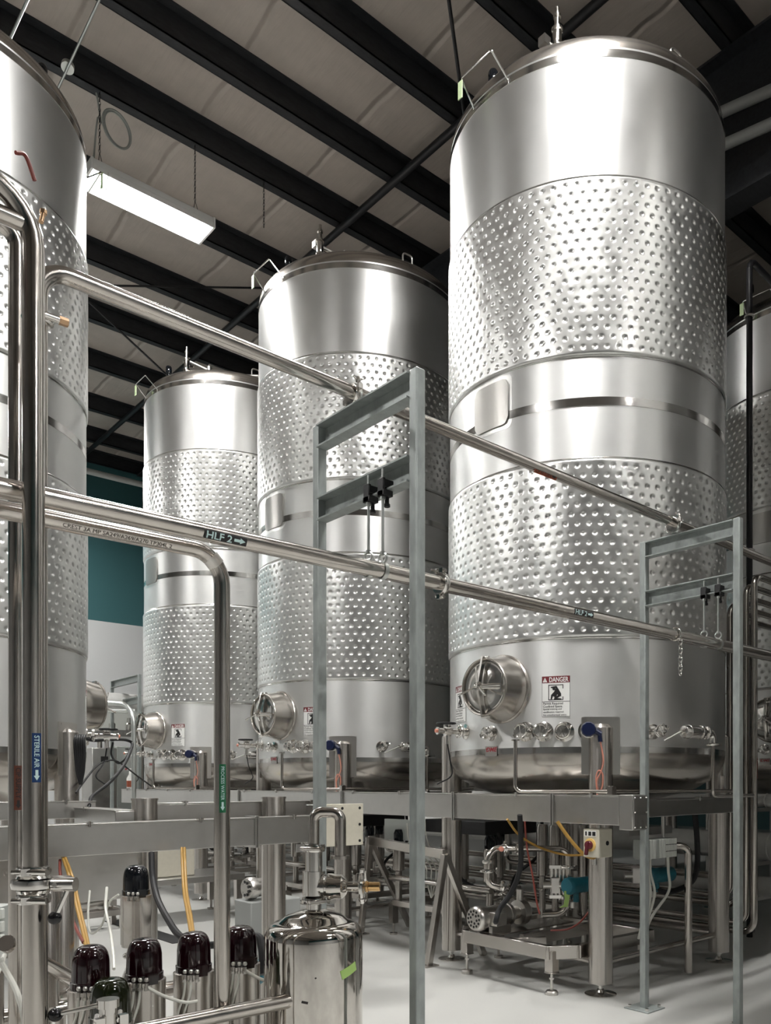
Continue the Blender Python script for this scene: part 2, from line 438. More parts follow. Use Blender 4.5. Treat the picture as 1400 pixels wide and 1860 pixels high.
def patch(mb, r, deg, z, w, h, thick=.004, corner=0, n=10):
    """a plate bent to the tank: rounded rectangle"""
    pts = []
    if corner:
        for cx, cy, a0 in ((w/2-corner, h/2-corner, 0), (-w/2+corner, h/2-corner, 90), (-w/2+corner, -h/2+corner, 180), (w/2-corner, -h/2+corner, 270)):
            for k in range(6): pts.append((cx+corner*cos(radians(a0+18*k)), cy+corner*sin(radians(a0+18*k))))
    else:
        pts = [(-w/2+w*k/n, -h/2) for k in range(n+1)] + [(w/2-w*k/n, h/2) for k in range(n+1)]
    A = radians(deg)
    # strip mesh: columns across so it follows the curve
    cols = 14; vs = []; fs = []
    def span(x):
        if not corner: return -h/2, h/2
        e = max(0, abs(x)-(w/2-corner)); q = corner-sqrt(max(0, corner*corner-e*e)); return -h/2+q, h/2-q
    for i in range(cols+1):
        x = -w/2 + w*i/cols; lo, hi = span(x); a = A + x/r
        for rr in (r, r+thick):
            for y in (lo, hi): vs.append((rr*cos(a), rr*sin(a), z+y))
    for i in range(cols):
        p, q = i*4, i*4+4
        fs += [(p+2, q+2, q+3, p+3), (p, p+1, q+1, q), (p+1, p+3, q+3, q+1), (p, q, q+2, p+2)]
    fs += [(0, 2, 3, 1), (cols*4, cols*4+1, cols*4+3, cols*4+2)]
    return mb.add(vs, fs)
def wrap2d(mb, shape, r, deg, z, sx, sy, ox=0, oy=0):
    """flat outline shape (verts, faces) laid on the curve, seen from outside reading left to right"""
    vs, fs = shape
    A = radians(deg)
    return mb.add([(r*cos(A+(ox+x*sx)/r), r*sin(A+(ox+x*sx)/r), z+oy+y*sy) for x, y in vs], fs)
def poly2d(pts): return ([tuple(p) for p in pts], [list(range(len(pts)))])
def rect2d(x0, y0, x1, y1, n=6):
    vs = []; fs = []
    for i in range(n+1): vs += [(x0+(x1-x0)*i/n, y0), (x0+(x1-x0)*i/n, y1)]
    for i in range(n): fs.append([2*i, 2*i+2, 2*i+3, 2*i+1])
    return vs, fs

def danger_sign(t, deg, z):
    w, h = .18, .255
    m = MB(); patch(m, 1.001, deg, z, w, h, .0015); s = m.build('danger_sign', M['lwhite'], t); s['label'] = 'white danger sign with a dark red header'
    r = 1.0032
    m = MB(); wrap2d(m, rect2d(-w/2, h/2-.042, w/2, h/2), r, deg, z, 1, 1); m.build('header', M['lred'], s, smooth=False)
    m = MB(); wrap2d(m, text_mesh('DANGER', .02), r+.0006, deg, z, .0305, .042, .018, h/2-.022)
    wrap2d(m, poly2d([(-.085, h/2-.037), (-.055, h/2-.037), (-.07, h/2-.008)]), r+.0006, deg, z, 1, 1)
    m.build('header_lettering', M['lwhite'], s, smooth=False)
    m = MB(); wrap2d(m, poly2d([(-.0715, h/2-.020), (-.0685, h/2-.020), (-.0690, h/2-.029), (-.0710, h/2-.029)]), r+.0010, deg, z, 1, 1)
    wrap2d(m, poly2d([(-.0712, h/2-.031), (-.0688, h/2-.031), (-.0688, h/2-.034), (-.0712, h/2-.034)]), r+.0010, deg, z, 1, 1)
    # outline, square frame with a gap, crouching figure
    for q in ((-w/2, -h/2, w/2, -h/2+.002), (-w/2, -h/2, -w/2+.002, h/2), (w/2-.002, -h/2, w/2, h/2), (-w/2, -.034, w/2, -.031)): wrap2d(m, rect2d(*q), r, deg, z, 1, 1)
    fx0, fx1, fy0, fy1 = -.048, .048, -.024, .074
    for q in ((fx0, fy0, fx1, fy0+.005), (fx0, fy1-.005, fx1, fy1), (fx0, fy0, fx0+.005, fy1), (fx1-.005, fy0, fx1, fy0+.022), (fx1-.005, fy1-.026, fx1, fy1)): wrap2d(m, rect2d(*q), r, deg, z, 1, 1)
    fig = [[(-.012+.010*cos(k*.63), .048+.010*sin(k*.63)) for k in range(10)],
           [(-.034, .060), (.004, .066), (.012, .056), (.004, .052), (-.030, .053)],
           [(.002, .056), (.014, .052), (.034, .016), (.034, -.002), (.018, .004), (-.010, .030), (-.004, .044)],
           [(.034, .004), (.010, -.012), (.036, -.014), (.036, -.020), (-.010, -.020), (-.008, -.010), (.014, .008)],
           [(-.006, .034), (-.030, .010), (-.034, -.018), (-.024, -.018), (-.018, .002), (-.008, -.004), (-.012, -.019), (-.002, -.019), (.006, .002), (.012, .022)]]
    for f in fig: wrap2d(m, poly2d(f), r+.0004, deg, z, 1, 1)
    for k, (ln, sz) in enumerate((('Permit Required', .0195), ('Confined Space.', .0195), ('Special training and', .0155), ('certification required.', .0155), ('No unauthorized entry.', .0160))):
        vs, fs = text_mesh(ln, .012); wd = max(x for x, _ in vs)*sz
        wrap2d(m, (vs, fs), r+.0004, deg, z, sz, sz, -w/2+.008+wd, -.044-.0185*k+(.002 if k > 1 else 0))
    m.build('lettering', M['lblack'], s, smooth=False)
    return s

def clamp_cap(t, deg, z, r=.042, out=.075, blank=True, name='port'):
    """tank ferrule closed by a clamped cap with a wing nut"""
    e = V((cos(radians(deg)), sin(radians(deg)), 0)); c = V((0, 0, z)); s = V((-e.y, e.x, 0))
    m = MB(); m.cyl(c+e*.985, c+e*(1+out), r*.72, n=24)
    m.lathe([(r*.72, 1+out-.02), (r*.95, 1+out-.008), (r*.95, 1+out)], c, e, n=24)
    m.lathe([(r*1.5, .992), (r*1.5, 1.004), (r*.8, 1.012)], c, e, n=24)
    p = m.build(name, M['fit'], t)
    m = MB(); m.torus(c+e*(1+out), e, r*1.0, r*.20, n=26, m=8)
    k = random.uniform(20, 70) if blank else 40
    d = s*cos(radians(k)) + V((0, 0, 1))*sin(radians(k)); q = d.cross(e)
    b = c+e*(1+out)+d*r*1.15
    m.cyl(b-q*.022, b+q*.022, .0065, n=8); m.box(b-V((.009,)*3), b+V((.009,)*3))
    m.tube([b+q*.022-d*.018, b+q*.026, b+q*.022+d*.018], .004, n=6)
    m.cyl(c+e*(1+out)-d*r*1.3-q*.012, c+e*(1+out)-d*r*1.3+q*.012, .007, n=8)
    m.build('clamp', M['fit'], p)
    if blank:
        m = MB(); m.lathe([(r*.9, 1+out), (r*.88, 1+out+.006), (r*.3, 1+out+.010)], c, e, n=24)
        for j in range(3):
            a = radians(j*60+k); dd = s*cos(a)+V((0, 0, 1))*sin(a)
            m.bar(c+e*(1+out+.008)-dd*r*.85, c+e*(1+out+.008)+dd*r*.85, .005, .005)
        m.build('cap', M['fit'], p)
    return p

def make_tank(loc):
    t = empty('fermentation_tank', loc)
    base = V(loc)
    class L(MB):
        def build(self, *a, **k):
            self.v = [p+base for p in self.v]; return super().build(*a, **k)
    global MB_saved
    MBx = L
    n = 128
    m = MBx(); m.lathe([(1.0, Z_SIDE0), (1.0, Z_SIDE1)], n=n, cap0=False, cap1=False); m.build('shell', M['shell'], t)
    for z in (2.229, 3.985):
        o = bpy.data.objects.new('dimple_jacket', JACKET); COL.objects.link(o); o.parent = t; o.location = (0, 0, z); o.rotation_euler = (0, 0, radians(1.1))
        for zz in (z-.004, z+JH+.004): m = MBx(); m.torus((0, 0, zz), (0, 0, 1), 1.0005, .006, n=n, m=6); m.build('jacket_seam', M['band'], t)
    for z0, z1 in ((5.836, 5.887), (3.668, 3.723), (Z_SIDE0-.002, Z_SEAM)):
        m = MBx(); m.lathe([(1.0, z0), (1.0022, z0+.001), (1.0022, z1-.001), (1.0, z1)], n=n, cap0=False, cap1=False); m.build('weld_band', M['band'], t)
    prof = [(1.0, Z_SIDE1)]
    for k in range(1, 9): a = radians(10*k); prof.append((.845+.155*cos(a), Z_SIDE1+.155*sin(a)))
    for k in range(1, 13):
        r = .86*(1-k/12); prof.append((r, Z_SIDE1+.155+.20*(1-(r/.87)**2)))
    m = MBx(); m.lathe(prof, n=n, cap0=False); m.build('top_head', M['head'], t)
    prof = []
    for k in range(12): r = .80*k/11; prof.append((r, 1.145+.135*(r/.8)**2))
    for k in range(1, 9): a = radians(10*k+8); prof.append((.80+.20*sin(a), Z_SIDE0-.20*cos(a)))
    prof.append((1.0, Z_SIDE0))
    m = MBx(); m.lathe(prof, n=n, cap1=False); m.cyl((0, 0, 1.02), (0, 0, 1.16), .05); m.build('bottom_head', M['head'], t)
    # legs
    for a in (45, 135, 225, 315):
        sx, sy = cos(radians(a))*.99, sin(radians(a))*.99
        m = MBx(); m.cyl((sx, sy, .075), (sx, sy, 1.66), .0765, n=32)
        m.lathe([(.0765, 0), (.055, .022), (.0, .03)], (sx, sy, 1.66), n=32)
        g = m.build('leg', M['leg'], t)
        m = MBx(); m.cyl((sx, sy, .012), (sx, sy, .085), .014, n=12); m.lathe([(.10, 0), (.10, .007), (.03, .016), (.02, .035)], (sx, sy, 0), n=32); m.hexnut((sx, sy, .065), (0, 0, 1), .026, .016)
        m.build('levelling_foot', M['fit'], g)
        m = MBx(); patch(m, 1.0, a, 1.55, .24, .36, .006, .004); m.bar(pol(1.005, a-5.2, 1.715), pol(1.005, a+5.2, 1.715), .006, .012); m.build('leg_pad', M['cast'], t)
    lz = .20
    for a, b in ((225, 315), (225, 135), (135, 45), (315, 45)):
        p, q = pol(.99, a, lz), pol(.99, b, lz); d = (q-p).normalized()
        m = MBx(); m.cyl(p+d*.06, q-d*.06, .021, n=14); m.build('leg_brace', M['leg'], t)
    # inspection plate
    m = MBx(); patch(m, 1.0, 181.7, 3.79, .30, .295, .012, .045); m.build('inspection_plate', M['plate'], t)
    m = MBx(); patch(m, 1.0, 181.7, 3.79, .345, .35, .0012, .03); m.build('plate_border', M['jacket'], t)
    # manway
    A = 186.7; e = V((cos(radians(A)), sin(radians(A)), 0)); c = V((0, 0, 1.928)); s = V((-e.y, e.x, 0)); up = V((0, 0, 1))
    m = MBx(); m.lathe([(.214, .96), (.212, 1.03), (.206, 1.06), (.178, 1.165), (.176, 1.176), (.168, 1.176), (.166, 1.10)], c, e, n=64, cap0=False, cap1=False)
    m.torus(c+e*1.176, e, .178, .007, n=64); m.torus(c+e*.995, e, .214, .012, n=48, m=8)
    mw = m.build('manway', M['head'], t)
    m = MBx(); m.lathe([(.164, 1.150), (.160, 1.166), (.145, 1.162), (.10, 1.176), (.05, 1.186), (.0, 1.190)], c, e, n=64, cap0=True); m.torus(c+e*1.158, e, .163, .005, n=64, m=6); m.build('manway_cover', M['fit'], mw)
    k = c+e*1.225
    m = MBx()
    m.bar(k+up*.19-e*.045, k+up*.02, .014, .030, e); m.bar(k-up*.19-e*.045, k-up*.02, .014, .030, e)
    m.cyl(c+up*.185+e*1.16-s*.028, c+up*.185+e*1.16+s*.028, .013, n=12); m.cyl(c-up*.185+e*1.16-s*.028, c-up*.185+e*1.16+s*.028, .013, n=12)
    m.cyl(k+s*.02, k+s*.150-e*.03, .012, n=12); m.cyl(k+s*.02-up*.008, k+s*.150-e*.03-up*.016, .010, n=12)
    m.bar(k+s*.150-e*.03-up*.05, k+s*.150-e*.03+up*.065, .022, .014, e)
    m.build('swing_arm', M['fit'], mw)
    m = MBx(); m.cyl(k-e*.04, k+e*.03, .020, n=16); m.hexnut(k+e*.012, e, .030, .02); m.sphere(k+e*.03, .016, 10)
    for a in (100, 215, 335):
        d = s*-cos(radians(a))+up*sin(radians(a)); m.tube([k+e*.02, k+e*.03+d*.04, k+e*.055+d*.115], .0065, n=8); m.sphere(k+e*.055+d*.115, .008, 8)
    m.build('hand_wheel', M['fit'], mw)
    # signs, maker's plate
    danger_sign(t, 209, 1.862); danger_sign(t, 160.5, 1.866)
    for o in t.children:
        pass
    a0, d0 = tang(893)
    m = MBx(); patch(m, 1.004, a0, 1.527, .105, .066, .004); pl = m.build('maker_plate', M['plate'], t)
    m = MBx(); vs, fs = text_mesh('DME', .03); vs = [(x+y*.25, y) for x, y in vs]
    wrap2d(m, (vs, fs), 1.0090, a0, 1.534, .046, .038, .006, .004); wrap2d(m, poly2d([(-.047, 1.0), (-.03, 1.0), (-.026, .86), (-.040, .86)]), 1.009, a0, 1.534, 1, .07, 0, -.058)
    m.build('logo', M['logored'], pl, smooth=False)
    # ports of the lower row
    for px in (955, 988, 1025): a, d = tang(px); clamp_cap_l(t, base, a, tz(1329, d))
    a, d = tang(893); clamp_cap_l(t, base, a, tz(1332, d), .034, .06)
    a, d = tang(1186); clamp_cap_l(t, base, a, tz(1329, d), .032, .10)
    a, d = tang(846); z = tz(1329, d); clamp_cap_l(t, base, a, z, .036, .05)
    e = V((cos(radians(a)), sin(radians(a)), 0)); s = V((-e.y, e.x, 0)); c = e*1.06+V((0, 0, z))
    m = MBx(); m.cyl(c, c+e*.15, .020, n=14); m.cyl(c+e*.06, c+e*.10, .034, n=16); m.cyl(c+e*.08-up*.09, c+e*.08+up*.045, .016, n=12); m.cyl(c+e*.08+up*.03, c+e*.08+up*.045, .028, n=12); m.cyl(c+e*.15, c+e*.16, .026, n=14)
    sv = m.build('sample_valve', M['fit'], t)
    m = MBx(); m.torus(c+e*.09+up*.052, (0, 0, 1), .062, .006, n=30); m.curve([c+e*.08-up*.09, c+e*.06-up*.2, c+e*.0-s*.10-up*.30, c+e*.05-s*.22-up*.36], .005)
    m.build('lanyard', M['rubber'], sv)
    m = MBx(); m.cyl(c+e*.16, c+e*.172, .013, n=12); m.build('red_tip', M['pink'], sv)
    # level transmitter, blue
    a, d = tang(1068); z = tz(1327, d); e = V((cos(radians(a)), sin(radians(a)), 0)); s = V((-e.y, e.x, 0)); c = e*1.0+V((0, 0, z))
    m = MBx(); m.cyl(c-e*.02, c+e*.05, .032, n=20); m.torus(c+e*.045, e, .040, .009); m.lathe([(.062, 0), (.062, .01)], c-e*.005, e); tr = m.build('level_transmitter', M['fit'], t)
    m = MBx(); m.lathe([(.030, .05), (.044, .06), (.047, .085), (.047, .13), (.040, .145), (.0, .147)], c, e, n=10); m.cyl(c+e*.10+s*.03, c+e*.10+s*.075-up*.03, .018, n=12); m.cyl(c+e*.10+s*.066-up*.02, c+e*.10+s*.072-up*.075, .014, n=10)
    m.build('transmitter_head', M['blue'], tr)
    g = c+e*.10+s*.072-up*.075
    m = MBx(); m.curve([g, g+s*.012-up*.06, g+s*.018-up*.13, g+s*.0-up*.19, g-s*.022-up*.24, g-s*.010-up*.31, g+s*.012-up*.27, g+s*.014-up*.20, g-s*.01-up*.175, g-s*.026-up*.22, g-s*.020-up*.33, g-s*.03-up*.40], .0045)
    m.build('salmon_cable', M['pink'], tr)
    # pneumatic outlet valve with its drop tube
    a, d = tang(1262, 1.10); z = tz(1330, d); e = V((cos(radians(a)), sin(radians(a)), 0)); s = V((-e.y, e.x, 0)); c = e*1.11+V((0, 0, z))
    m = MBx(); m.lathe([(.020, -.115), (.036, -.11), (.042, -.10), (.042, .055), (.036, .065), (.02, .07)], c, s, n=24); m.torus(c+s*.03, s, .043, .003); m.torus(c-s*.07, s, .043, .003)
    m.cyl(c-s*.13, c-s*.11, .014); ov = m.build('outlet_valve', M['fit'], t)
    m = MBx(); m.torus(c+s*.085, s, .034, .010); m.tube([c+s*.07, c+s*.15, c+s*.15-up*.075], .024, .045); m.torus(c+s*.15-up*.075, up, .034, .010); m.cyl(c+s*.09, c+s*.09-e*.12, .028); m.bar(c+s*.15-up*.075+s*.03, c+s*.15-up*.075+s*.075, .012, .016)
    m.build('elbow', M['fit'], ov)
    b = c+s*.15
    m = MBx(); m.tube([b-up*.07, V((b.x, b.y, 1.262-.028)), V((b.x, b.y, 1.262-.028))+V((.55, .02, 0))], .0125, .035); m.build('drop_tube', M['pipe'], ov)
    m = MBx(); m.tube([c-s*.13, c-s*.20-up*.03, c-s*.27-up*.06], .005, n=8); m.build('air_tube', M['clear'], ov)
    # thin vent tube round the front
    p0 = V((-1.10, -.35, 1.58)); p1 = V((-1.10, -.35, 1.266)); p2 = V((-.83, -.885, 1.266)); p3 = V((.70, -.87, 1.262))
    m = MBx(); m.tube([p0, p1, p2, p3], .0125, .04); m.cyl(p0, p0+up*.008, .026); m.cyl(p2-up*.03, p2+up*.035, .020); m.box(p2-V((.02, .02, .03)), p2+V((.02, .02, .03)))
    m.build('vent_tube', M['pipe'], t)
    # top: davit bracket, vent valve stack, blue cap, lugs
    m = MBx(); zt = 5.87
    m.tube([(-.985, -.172, zt-.03), (-.985, -.172, zt), (-1.115, -.15, zt+.125), (-1.115, .135, zt+.125), (-.985, .148, zt), (-.985, .148, zt-.03)], .0065, .012, n=8)
    br = m.build('davit_bracket', M['fit'], t)
    m = MBx(); m.box((-1.118, .125, zt-.005), (-1.112, .165, zt+.11)); m.build('tag', M['greentag'], br)
    m = MBx(); c = pol(.80, 206.5, 6.05); m.lathe([(.026, 0), (.026, .05), (.04, .055), (.04, .07), (.026, .075), (.030, .09), (.030, .17), (.038, .175), (.038, .19), (.018, .20), (.018, .26), (.026, .262), (.026, .28), (.014, .285), (.014, .33)], c, n=20)
    m.cyl(c+V((0, 0, .12)), c+V((.10, .05, .16)), .012); m.build('relief_valve', M['fit'], t)
    m = MBx(); c = pol(.72, 155, 6.08); m.cyl(c, c+V((0, 0, .32)), .016); m.lathe([(.030, .26), (.036, .27), (.036, .33), (.028, .345)], c, n=14); m.build('pressure_sensor', M['domeb'], t)
    m = MBx()
    c = pol(.5, 215, 6.16); m.cyl(c, c+V((0, 0, .12)), .03); m.cyl(c+V((0, 0, .08)), c+V((-.22, .10, .16)), .014); m.box(c+V((-.26, .08, .13)), c+V((-.2, .14, .19)))
    c = pol(.45, 300, 6.18); m.cyl(c, c+V((0, 0, .22)), .035); m.torus(c+V((0, 0, .15)), (0, 0, 1), .045, .01)
    c = pol(.86, 260, 6.02); m.tube([c, c+V((0, 0, .13)), c+V((.10, -.01, .13)), c+V((.10, -.01, 0))], .008, .03, n=8)
    m.tube([pol(.5, 215, 6.3), pol(.2, 260, 6.34), pol(.4, 300, 6.36)], .02, .06); m.build('top_fittings', M['cast'], t)
    return t

def clamp_cap_l(t, base, *a, **k):
    # ports are written round the tank's own axis
    before = set(bpy.data.objects)
    global MB
    keep = MB
    class L(keep):
        def build(self, *aa, **kk):
            self.v = [p+base for p in self.v]; return super().build(*aa, **kk)
    MB = L
    try: p = clamp_cap(t, *a, **k)
    finally: MB = keep
    return p

TX, TY, TD = 4.754, 3.884, 2.84
_danger = danger_sign
def danger_sign(t, deg, z):
    global MB
    keep = MB; base = V(t.location)
    class L(keep):
        def build(self, *aa, **kk):
            self.v = [p+base for p in self.v]; return super().build(*aa, **kk)
    MB = L
    try: return _danger(t, deg, z)
    finally: MB = keep
tank = make_tank((TX, TY, 0))
G = 'dimple jacketed steel fermentation tanks'
tag(tank, 'tall steel dimpled tank nearest on the right, its danger sign fully readable', 'tank', G)
for loc, rz, lab in (((TX, TY+TD, 0), 0, 'tall steel dimpled tank in the middle, standing behind the near goalpost pipe support'),
                     ((TX, TY+2*TD, 0), 0, 'farthest steel dimpled tank of the row, standing next to the teal and white wall'),
                     ((1.069, 6.65, 0), pi, 'steel dimpled tank cut off by the left photo edge, behind thick upright pipes'),
                     ((TX, TY-TD, 0), 0, 'steel dimpled tank next in the row, beyond the right edge of the picture'),  # unseen tanks continuing the front row, added to block lamp light
                     ((TX, TY-2*TD, 0), 0, 'steel dimpled tank last of the front row, out of view behind the camera side'),
                     ((8.44, TY-TD, 0), 0, 'steel dimpled tank of the rear row, beyond the right edge of the picture'),  # unseen rear row tanks, added so the hall at right stays dark
                     ((8.44, TY-2*TD, 0), 0, 'steel dimpled tank of the rear row, far beyond the right edge of the picture'),
                     ((8.44, TY+TD, 0), 0, 'steel dimpled tank of the rear row, hidden behind the middle and nearest tanks'),  # rear row tanks added to keep lamp light out behind the front row
                     ((8.44, TY+2*TD, 0), 0, 'dark steel dimpled tank of the rear row, behind the gap beside the middle tank'),
                     ((8.44, TY, 0), 0, 'dark shaded steel dimpled tank at the right edge, behind the nearest tank')):
    c = copy_tree(tank); c.location = loc; c.rotation_euler = (0, 0, rz); tag(c, lab, 'tank', G)
# ------------------------------------------------------------------ goalpost pipe supports
def support(name, x, yn, yf, ztop, lab, wn=.040, base=True, zl=2.343):
    t = empty('pipe_support', (x, (yn+yf)/2, 0), lab, 'pipe support')
    h = wn/2
    for y in (yn, yf):
        m = MB(); m.box((x-h, y-h, .006), (x+h, y+h, ztop)); p = m.build('post', M['galv'], t, bev=.004)
        m = MB(); m.box((x-.085, y-.085, 0), (x+.085, y+.085, .008)); b = m.build('base_plate', M['galv'], p, bev=.002)
        m = MB()
        for i in (-1, 1):
            for j in (-1, 1): m.hexnut((x+i*.06, y+j*.06, .015), (0, 0, 1), .011, .014)
        m.build('anchor_bolts', M['fit'], b)
    for z in (ztop-.095, zl):
        m = MB(); w = .050
        m.box((x+h-.006, yn+h, z), (x+h, yf-h, z+.09))
        m.box((x+h-w, yn+h, z), (x+h-.006, yf-h, z+.006)); m.box((x+h-w, yn+h, z+.084), (x+h-.006, yf-h, z+.09))
        m.build('crossbeam', M['galv'], t)
    return t
F1 = support('a', 1.757, 2.164, 2.773, 2.723, 'grey goalpost pipe support nearest the camera, with tall posts crossing the middle tank')
F2 = support('b', 3.988, 2.215, 2.81, 2.723, 'grey goalpost pipe support at the right, in front of the nearest tank')
F3 = support('c', 4.03, 10.62, 11.6, 2.72, 'small distant grey pipe support standing left of the farthest tank')

# ------------------------------------------------------------------ pipes
def plabel(t, c, axis, n, text, L, mback, mink, r, hgt, bold=.01, arrow=None):
    """a label wrapped on a pipe: axis is the reading direction, n points out of the pipe through the label's middle"""
    a = V(axis).normalized(); n = (V(n) - a*V(n).dot(a)).normalized(); up = n.cross(a); c = V(c)
    def P(u, v, rr): return c + a*u + (n*cos(v/r) + up*sin(v/r))*rr
    m = MB(); k = 8
    vs = [P(u, -hgt/2+hgt*i/k, r+.0008) for i in range(k+1) for u in (-L/2, L/2)]
    m.add(vs, [(2*i, 2*i+1, 2*i+3, 2*i+2) for i in range(k)]); lb = m.build('pipe_label', mback, t)
    vs, fs = text_mesh(text, bold); x0 = min(x for x, _ in vs); x1 = max(x for x, _ in vs)
    al = .0 if arrow is None else arrow
    avail = L*.90-al*1.15; s = min(hgt*.85/.72*.9, avail/(x1-x0)); sx = avail/(x1-x0)
    sx = min(sx, s*1.25)
    m = MB(); m.add([P((x-x0)*sx-L*.45, y*s, r+.0016) for x, y in vs], fs)
    if arrow: m.add([P(L*.46-al+x*al, y*hgt*.85, r+.0016) for x, y in arrow_poly(1, .75, .36, .45)], [tuple(range(7))])
    m.build('lettering', mink, lb)
    return lb
def triclamp(t, c, axis, r, ax2=(0, 0, 1), ang=0, name='clamp'):
    """two-bolt pipe clamp: ring, hinge and wing nut"""
    a, s, u = frame(axis, ax2); c = V(c); m = MB()
    m.lathe([(r+.002, -.012), (r+.014, -.011), (r+.017, 0), (r+.014, .011), (r+.002, .012)], c, a, n=28)
    d = s*cos(radians(ang))+u*sin(radians(ang)); q = d.cross(a)
    for sg in (1, -1):
        b = c+d*(r+.022)*sg
        m.box(b-V((.009,)*3), b+V((.009,)*3)); m.cyl(b-q*.02*sg, b+q*.026*sg, .006, n=8)
    b = c+d*(r+.022)+q*.03
    m.tube([b-a*.022+q*.012, b, b+a*.022+q*.012], .0045, n=6); m.cyl(b-q*.006, b+q*.008, .010, n=8)
    return m.build(name, M['fit'], t)

YP1, ZP1, RP = 2.31, 2.06, .0255
def pipe(pts, r, bend, lab, cat='pipe', group=None, m='pipe', n=22, name='steel_pipe'):
    b = MB(); b.tube(pts, r, bend, n=n); o = b.build('tube', M[m], None)
    t = empty(name, V(pts[0]), lab, cat, group)
    off = t.location
    for v in o.data.vertices: v.co -= off
    o.parent = t
    return t
# the long labelled pipe through both supports
p1 = pipe([(-1.2, YP1, 2.055), (6.4, YP1, 2.070)], RP, 0, 'long steel pipe sloping across the picture with the black HLF 2 arrow label', name='process_pipe')
c = at(404, 969, Y=YP1)
nrm = (V((0, 0, EYE))-c)
nrm = V((0, -1, -.42))
plabel(p1, (c.x, YP1, 2.057), (1, 0, 0), nrm, 'HLF 2', .135, M['lblack'], M['lpale'], RP, .026, .02, .036)
c = at(1053, 1117, Y=YP1); plabel(p1, (c.x, YP1, 2.064), (1, 0, 0), (0, -1, -.15), 'HLF 2', .13, M['lblack'], M['lpale'], RP, .026, .012, .035)
c = at(801, 1053, Y=YP1); triclamp(p1, (c.x, YP1, ZP1), (1, 0, 0), RP, ang=80)
c = at(1226, 1150, Y=YP1); m = MB()
for k in range(9): m.torus((c.x, YP1-.03, 2.045-.022*k), (1, 0, 0) if k % 2 else (0, 1, 0), .011, .0022, n=10, m=5, st=1.4)
m.torus((c.x, YP1, 2.065), (1, 0, 0), .032, .004); m.build('chain', M['fit'], p1)
p2 = pipe([(-1.2, 2.395, 2.083), (6.4, 2.395, 2.081)], RP, 0, 'second steel pipe hidden close behind the HLF 2 labelled pipe', name='process_pipe')
c = at(1046, 1122, Y=2.395); plabel(p2, (c.x, 2.395, 2.082), (1, 0, 0), (0, -1, -.75), 'HLF 1', .12, M['lblack'], M['lpale'], RP, .03, .012, .035)
# CIP return
c0 = at(200, 533.7, Y=2.57); c1 = at(1222, 955.7, Y=2.60)
dz = (c1.z-c0.z)/(c1.x-c0.x)
def zc(x): return c0.z + dz*(x-c0.x)
xe = .687
p3 = pipe([(xe, 2.57, .1), (xe, 2.57, zc(xe)), (6.4, 2.60, zc(c1.x)-.005)], RP, .085, 'highest long pipe, with a rusty CIP RETURN label and an elbow at its left end', name='process_pipe')
c = at(985, 863, Y=2.59); plabel(p3, (c.x, 2.59, zc(c.x)), (1, 0, 0), (0, -1, -.62), 'CIP RETURN', .155, M['lrust'], M['lblack'], RP, .024, .012, .028)
for px, py in ((640, 722), (1222, 955)):
    c = at(px, py, Y=2.585); triclamp(p3, (c.x, 2.583, zc(c.x)), (1, 0, 0), RP, ang=20)
    m = MB(); m.cyl((c.x+.02, 2.585, 2.723), (c.x+.02, 2.585, zc(c.x)-.02), .010, n=10); m.hexnut((c.x+.02, 2.585, 2.728), (0, 0, 1), .02, .012); m.torus((c.x+.02, 2.585, zc(c.x)), (1, 0, 0), .031, .006)
    m.build('pipe_stand', M['zinc'], p3)
m = MB(); q = V((xe, 2.57, zc(xe)-.16)); m.torus(q, (0, 0, 1), .033, .011); m.cyl(q+V((.0, -.042, 0)), q+V((.045, -.042, 0)), .010); m.build('clamp', M['fit'], p3)
m = MB(); m.hexnut(q+V((.056, -.042, 0)), (1, 0, 0), .012, .024); m.build('bronze_nut', M['bronze'], p3)
# process water drop
YW = 2.48
p4 = pipe([(-1.2, YW, 2.05), (1.205, YW, 2.055), (1.205, YW, .05)], RP, .10, 'steel pipe that elbows down, stamped with small print, bearing the green PROCESS WATER label', name='process_pipe')
c = at(397, 1432, Y=YW); plabel(p4, (1.205, YW, c.z), (0, 0, -1), V((-.4, -1, 0)), 'PROCESS WATER', .155, M['lgreen'], M['lpale'], RP, .020, .008, .028)
c = at(200, 975, Y=YW)
vs, fs = text_mesh('CREST 3A MP SA249/A269/A270 TP304L 2', 0)
m = MB(); r = RP+.0006
m.add([V((c.x+.02+x*.0175, YW - r*cos((y*.017-.013)/r), 2.052 + r*sin((y*.017-.013)/r))) for x, y in vs], fs); m.build('stamped_print', M['ink'], p4)
m = MB(); q = V((1.205, YW, 2.055)); e = V((.0707, 0, -.0707))
m = MB(); a = V((1.105+.1*sin(radians(45)), YW, 1.955+.1*cos(radians(45)))); d = V((1, 0, -1)).normalized(); m.cyl(a-d*.016, a+d*.016, RP+.0015, n=24); m.build('weld_sleeve', M['cast'], p4)
